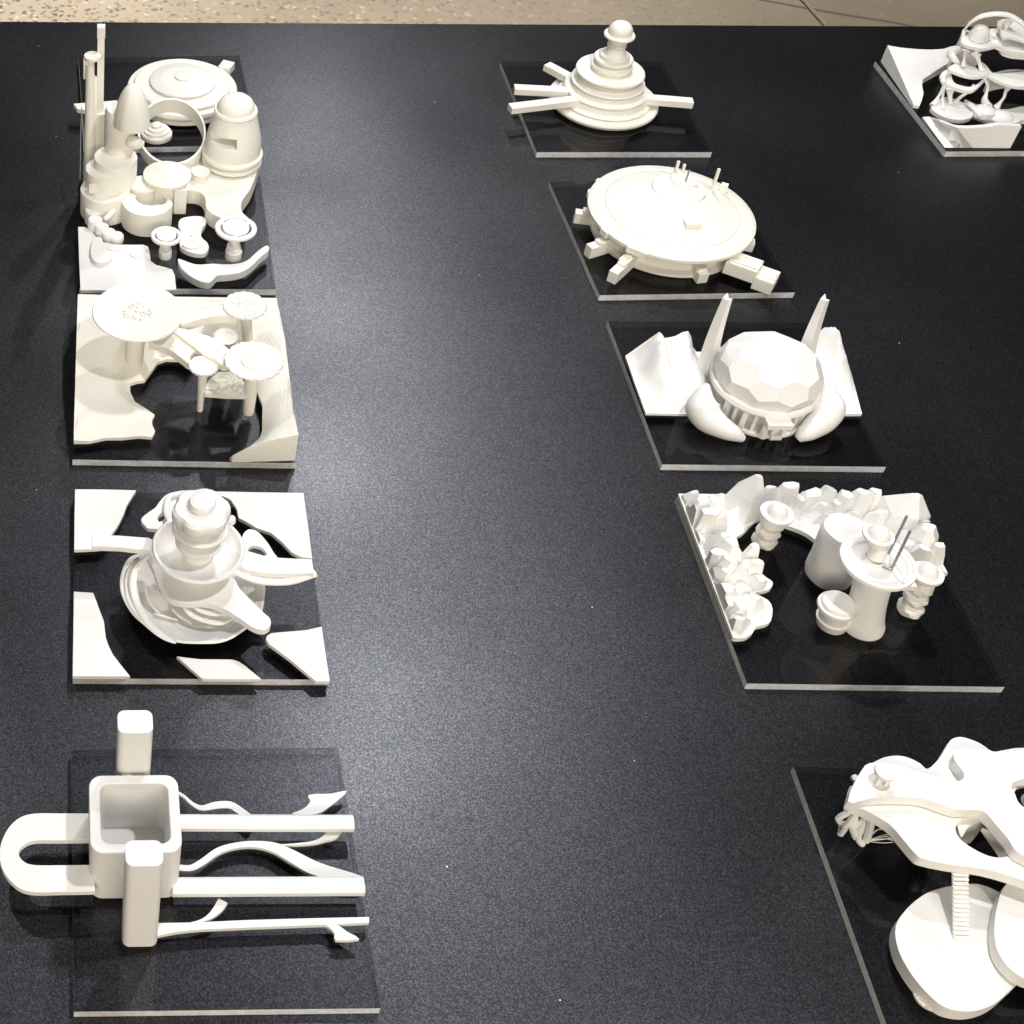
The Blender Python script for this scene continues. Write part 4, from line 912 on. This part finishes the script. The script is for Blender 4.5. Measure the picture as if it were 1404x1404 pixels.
# ================================================================== R6: bone-like building (cut by the frame)
V = View('R6', 1170, 0, .16667)
hh = {0: .10}
wp = [(280, 372, .115), (400, 392, .105), (520, 404, .10), (640, 408, .10), (740, 402, .10), (810, 380, .11), (880, 365, .115), (960, 420, .10), (860, 500, .075), (780, 520, .06), (700, 570, .05), (620, 622, .04), (572, 655, .04), (566, 700, .038), (578, 770, .03), (562, 830, .022), (545, 872, .02), (497, 866, .02)]
bm = bmesh.new(); L_ = [V(*p) for p in wp]
zs = [p[2] for p in wp]
def terr6(x, y):
    s = ww = 0
    for p, z in zip(L_, zs):
        d = 1 / ((p.x - x) ** 2 + (p.y - y) ** 2 + 1e-5); s += d * z; ww += d
    return s / ww
single('wedge_terrain', slab([L_], .0008, terr6, grid=.03), 'white wedge of terrain at the left of the bone like building', 'R6', PLA, cat='terrain', o=L_[12], angle=40)
ft = [(585, 985, .10), (640, 980, .115), (720, 1000, .125), (850, 1050, .12), (950, 1056, .118), (1050, 1050, .122), (1200, 1030, .13), (1385, 1040, .13)]
fbm_ = bmesh.new(); rows = []
for i, (x, y, z) in enumerate(ft):
    p = V(x, y, z)
    while p.x < -.488 and z > .02: z -= .004; p = V(x, y, z)
    u = i / (len(ft) - 1)
    g = V(750 + (1290 - 750) * u, 1216 + 4 * u, 0)
    g = Vector((g.x, g.y)); back = Vector((p.x + .004, p.y + .035))
    rows.append([fbm_.verts.new((g.x, g.y, .001)), fbm_.verts.new((p.x, p.y, z)), fbm_.verts.new((back.x, back.y, z - .004)), fbm_.verts.new((back.x, back.y, .001))])
for A, B in zip(rows, rows[1:]):
    for k in range(4): fbm_.faces.new((A[k], A[(k + 1) % 4], B[(k + 1) % 4], B[k]))
fbm_.faces.new(rows[0][::-1]); fbm_.faces.new(rows[-1])
single('front_bank', fbm_, 'sloping white bank along the front edge of the far right plate', 'R6', PLA, cat='terrain', o=V(1020, 1150, 0), angle=30)
t = thing('bone_building', 'white bone like building of open shells, legs and a hoop', 'R6', V(1050, 900, 0))
def shell(pts, h, th=.018, nm='floor_shell', dish=.015):
    q = cr(V.many(pts, h), 4); cc = sum(q, Vector((0, 0))) / len(q); mx = max((p - cc).length for p in q)
    f = lambda x, y: dish * ((Vector((x, y)) - cc).length / mx) ** 2
    part(nm, slab([q], lambda x, y: h - th + f(x, y), lambda x, y: h + f(x, y), grid=.03), t, bev=.003)
shell([(640, 880), (680, 835), (760, 815), (880, 850), (970, 920), (975, 970), (900, 1000), (780, 985), (690, 945), (640, 905)], .03, .028)
shell([(910, 830), (1000, 860), (1100, 880), (1250, 900), (1404, 880), (1560, 900), (1560, 1000), (1404, 985), (1340, 1012), (1220, 1012), (1140, 990), (1040, 960), (930, 905)], .035, .033)
shell([(775, 570), (850, 530), (960, 550), (1060, 590), (1090, 620), (1050, 640), (960, 636), (860, 610), (790, 590)], .19)
shell([(730, 620), (770, 595), (800, 600), (830, 680), (940, 715), (1010, 700), (1060, 660), (1100, 640), (1000, 740), (920, 750), (800, 715), (740, 680)], .15, .02)
shell([(1040, 520), (1090, 540), (1150, 600), (1260, 600), (1404, 590), (1560, 600), (1560, 700), (1404, 720), (1280, 700), (1160, 650), (1070, 590)], .20, .022)
shell([(880, 345), (905, 295), (1000, 300), (1110, 310), (1190, 345), (1160, 385), (1060, 400), (960, 390), (900, 370)], .33, .022)
shell([(1110, 255), (1190, 250), (1300, 300), (1404, 330), (1560, 360), (1560, 480), (1404, 440), (1290, 420), (1200, 390), (1110, 330)], .335, .025)
shell([(1210, 380), (1300, 385), (1404, 415), (1540, 440), (1540, 480), (1404, 455), (1290, 445), (1220, 420)], .31, .03)
dc = V(1040, 275, .37); rr = V.r(962, 1116, 275, .37)
part('dome', lathe([(0, .335), (rr * .95, .335), (rr, .352), (rr * .96, .375), (rr * .8, .398), (rr * .55, .414), (rr * .25, .421), (0, .423)], dc, 36), t)
def bone(pts, rad): part('leg', tube([(*V(x, y, z), z) for x, y, z in pts], rad, 10, n=6), t)
bone([(760, 690, .14), (745, 740, .10), (735, 800, .07), (735, 860, .045), (735, 905, .03)], [.016, .009, .007, .009, .018])
bone([(755, 690, .15), (720, 760, .10), (685, 820, .06), (650, 870, .035)], [.012, .008, .01, .02])
bone([(1060, 610, .19), (1095, 670, .15), (1105, 720, .12), (1090, 780, .08), (1080, 830, .055), (1100, 880, .04)], [.016, .011, .009, .011, .02, .03])
bone([(1290, 700, .19), (1255, 750, .14), (1240, 800, .11), (1210, 840, .08), (1180, 880, .045)], [.02, .011, .008, .009, .02])
bone([(920, 400, .31), (918, 440, .28), (910, 490, .245), (905, 540, .21)], [.018, .008, .008, .016])
bone([(985, 420, .30), (1020, 470, .27), (1040, 530, .23), (1060, 590, .20)], [.026, .014, .01, .016])
bone([(1265, 180, .43), (1250, 240, .40), (1225, 310, .36)], [.03, .008, .012])
bone([(1215, 175, .43), (1195, 220, .40), (1190, 260, .35)], [.018, .011, .012])
bone([(800, 590, .18), (760, 600, .17), (735, 640, .16), (745, 690, .15)], [.01, .016, .018, .012])
bone([(905, 400, .30), (850, 410, .27), (805, 440, .24), (830, 490, .22), (880, 520, .20)], [.012, .02, .024, .02, .01])
bone([(1000, 700, .15), (950, 750, .11), (880, 800, .07), (830, 850, .04)], [.012, .01, .01, .016])
bone([(800, 715, .14), (795, 780, .09), (800, 850, .04)], [.03, .014, .012])
bone([(1040, 960, .04), (1000, 900, .06), (960, 860, .07), (920, 850, .04)], [.012, .014, .014, .01])
hp = [(900, 300, .335), (915, 250, .37), (960, 190, .42), (1040, 140, .465), (1120, 120, .485), (1200, 115, .495), (1290, 130, .49), (1380, 185, .47), (1460, 260, .43), (1520, 360, .36)]
part('hoop', tube([(*V(x, y, z), z) for x, y, z in hp], [.008, .009, .012, .016, .018, .019, .019, .018, .016, .014], 14, n=8, flat=(1.3, .6)), t)
part('back_shell', slab([cr(V.many([(1205, 170), (1300, 150), (1404, 200), (1520, 300), (1540, 380), (1404, 330), (1300, 300), (1235, 300)], .40), 4)], lambda x, y: .38, lambda x, y: .395), t)
for (x0, x1, yb, z0, z1) in ((810, 1040, 600, .05, .14), (1060, 1560, 470, .21, .31), (1110, 1560, 800, .05, .17), (880, 1000, 450, .2, .3)):
    a, b = V(x0, yb, z0), V(x1, yb, z0); a = Vector((a.x, a.y + .06)); b = Vector((b.x, b.y + .06))
    mid = (a + b) / 2 + Vector((0, .05)); q = cr([(a.x, a.y, .008), (mid.x, mid.y, .008), (b.x, b.y, .008)], 8, False)
    part('back_wall', ribbon([tuple(p) for p in q], z0, z1), t)
h = .05
dmp = V(1225, 945, h); part('mound', lathe([(.075, .03), (.06, .05), (.03, .062), (0, .065)], dmp, 28), t)
dmp = V(1080, 915, h); part('mound', lathe([(.07, .03), (.06, .06), (.035, .075), (0, .08)], dmp, 28), t)

# ================================================================== dust on the table
rnd = random.Random(5); bm = bmesh.new()
def speck(px, py, r):
    p = ray(px, py, -T + .002)
    lathe([(r, .0003), (r * .8, r * .7), (0, r)], (p.x, p.y), 5, bm=bm)
for px, py in ((613, 1188), (768, 1371), (596, 140), (812, 832), (53, 63), (1232, 236), (366, 326), (158, 936), (1233, 470), (77, 187)): speck(px, py, .003)
for i in range(5):
    speck(rnd.uniform(10, 1390), rnd.uniform(45, 1390), rnd.uniform(.0012, .0026))
for v in bm.verts: v.co *= K
du = bpy.data.objects.new('dust', mesh('dust', bm, ROUGH)); COL.objects.link(du); du['kind'] = 'stuff'; tag(du, 'tiny white plastic crumbs scattered over the black table', 'dust')
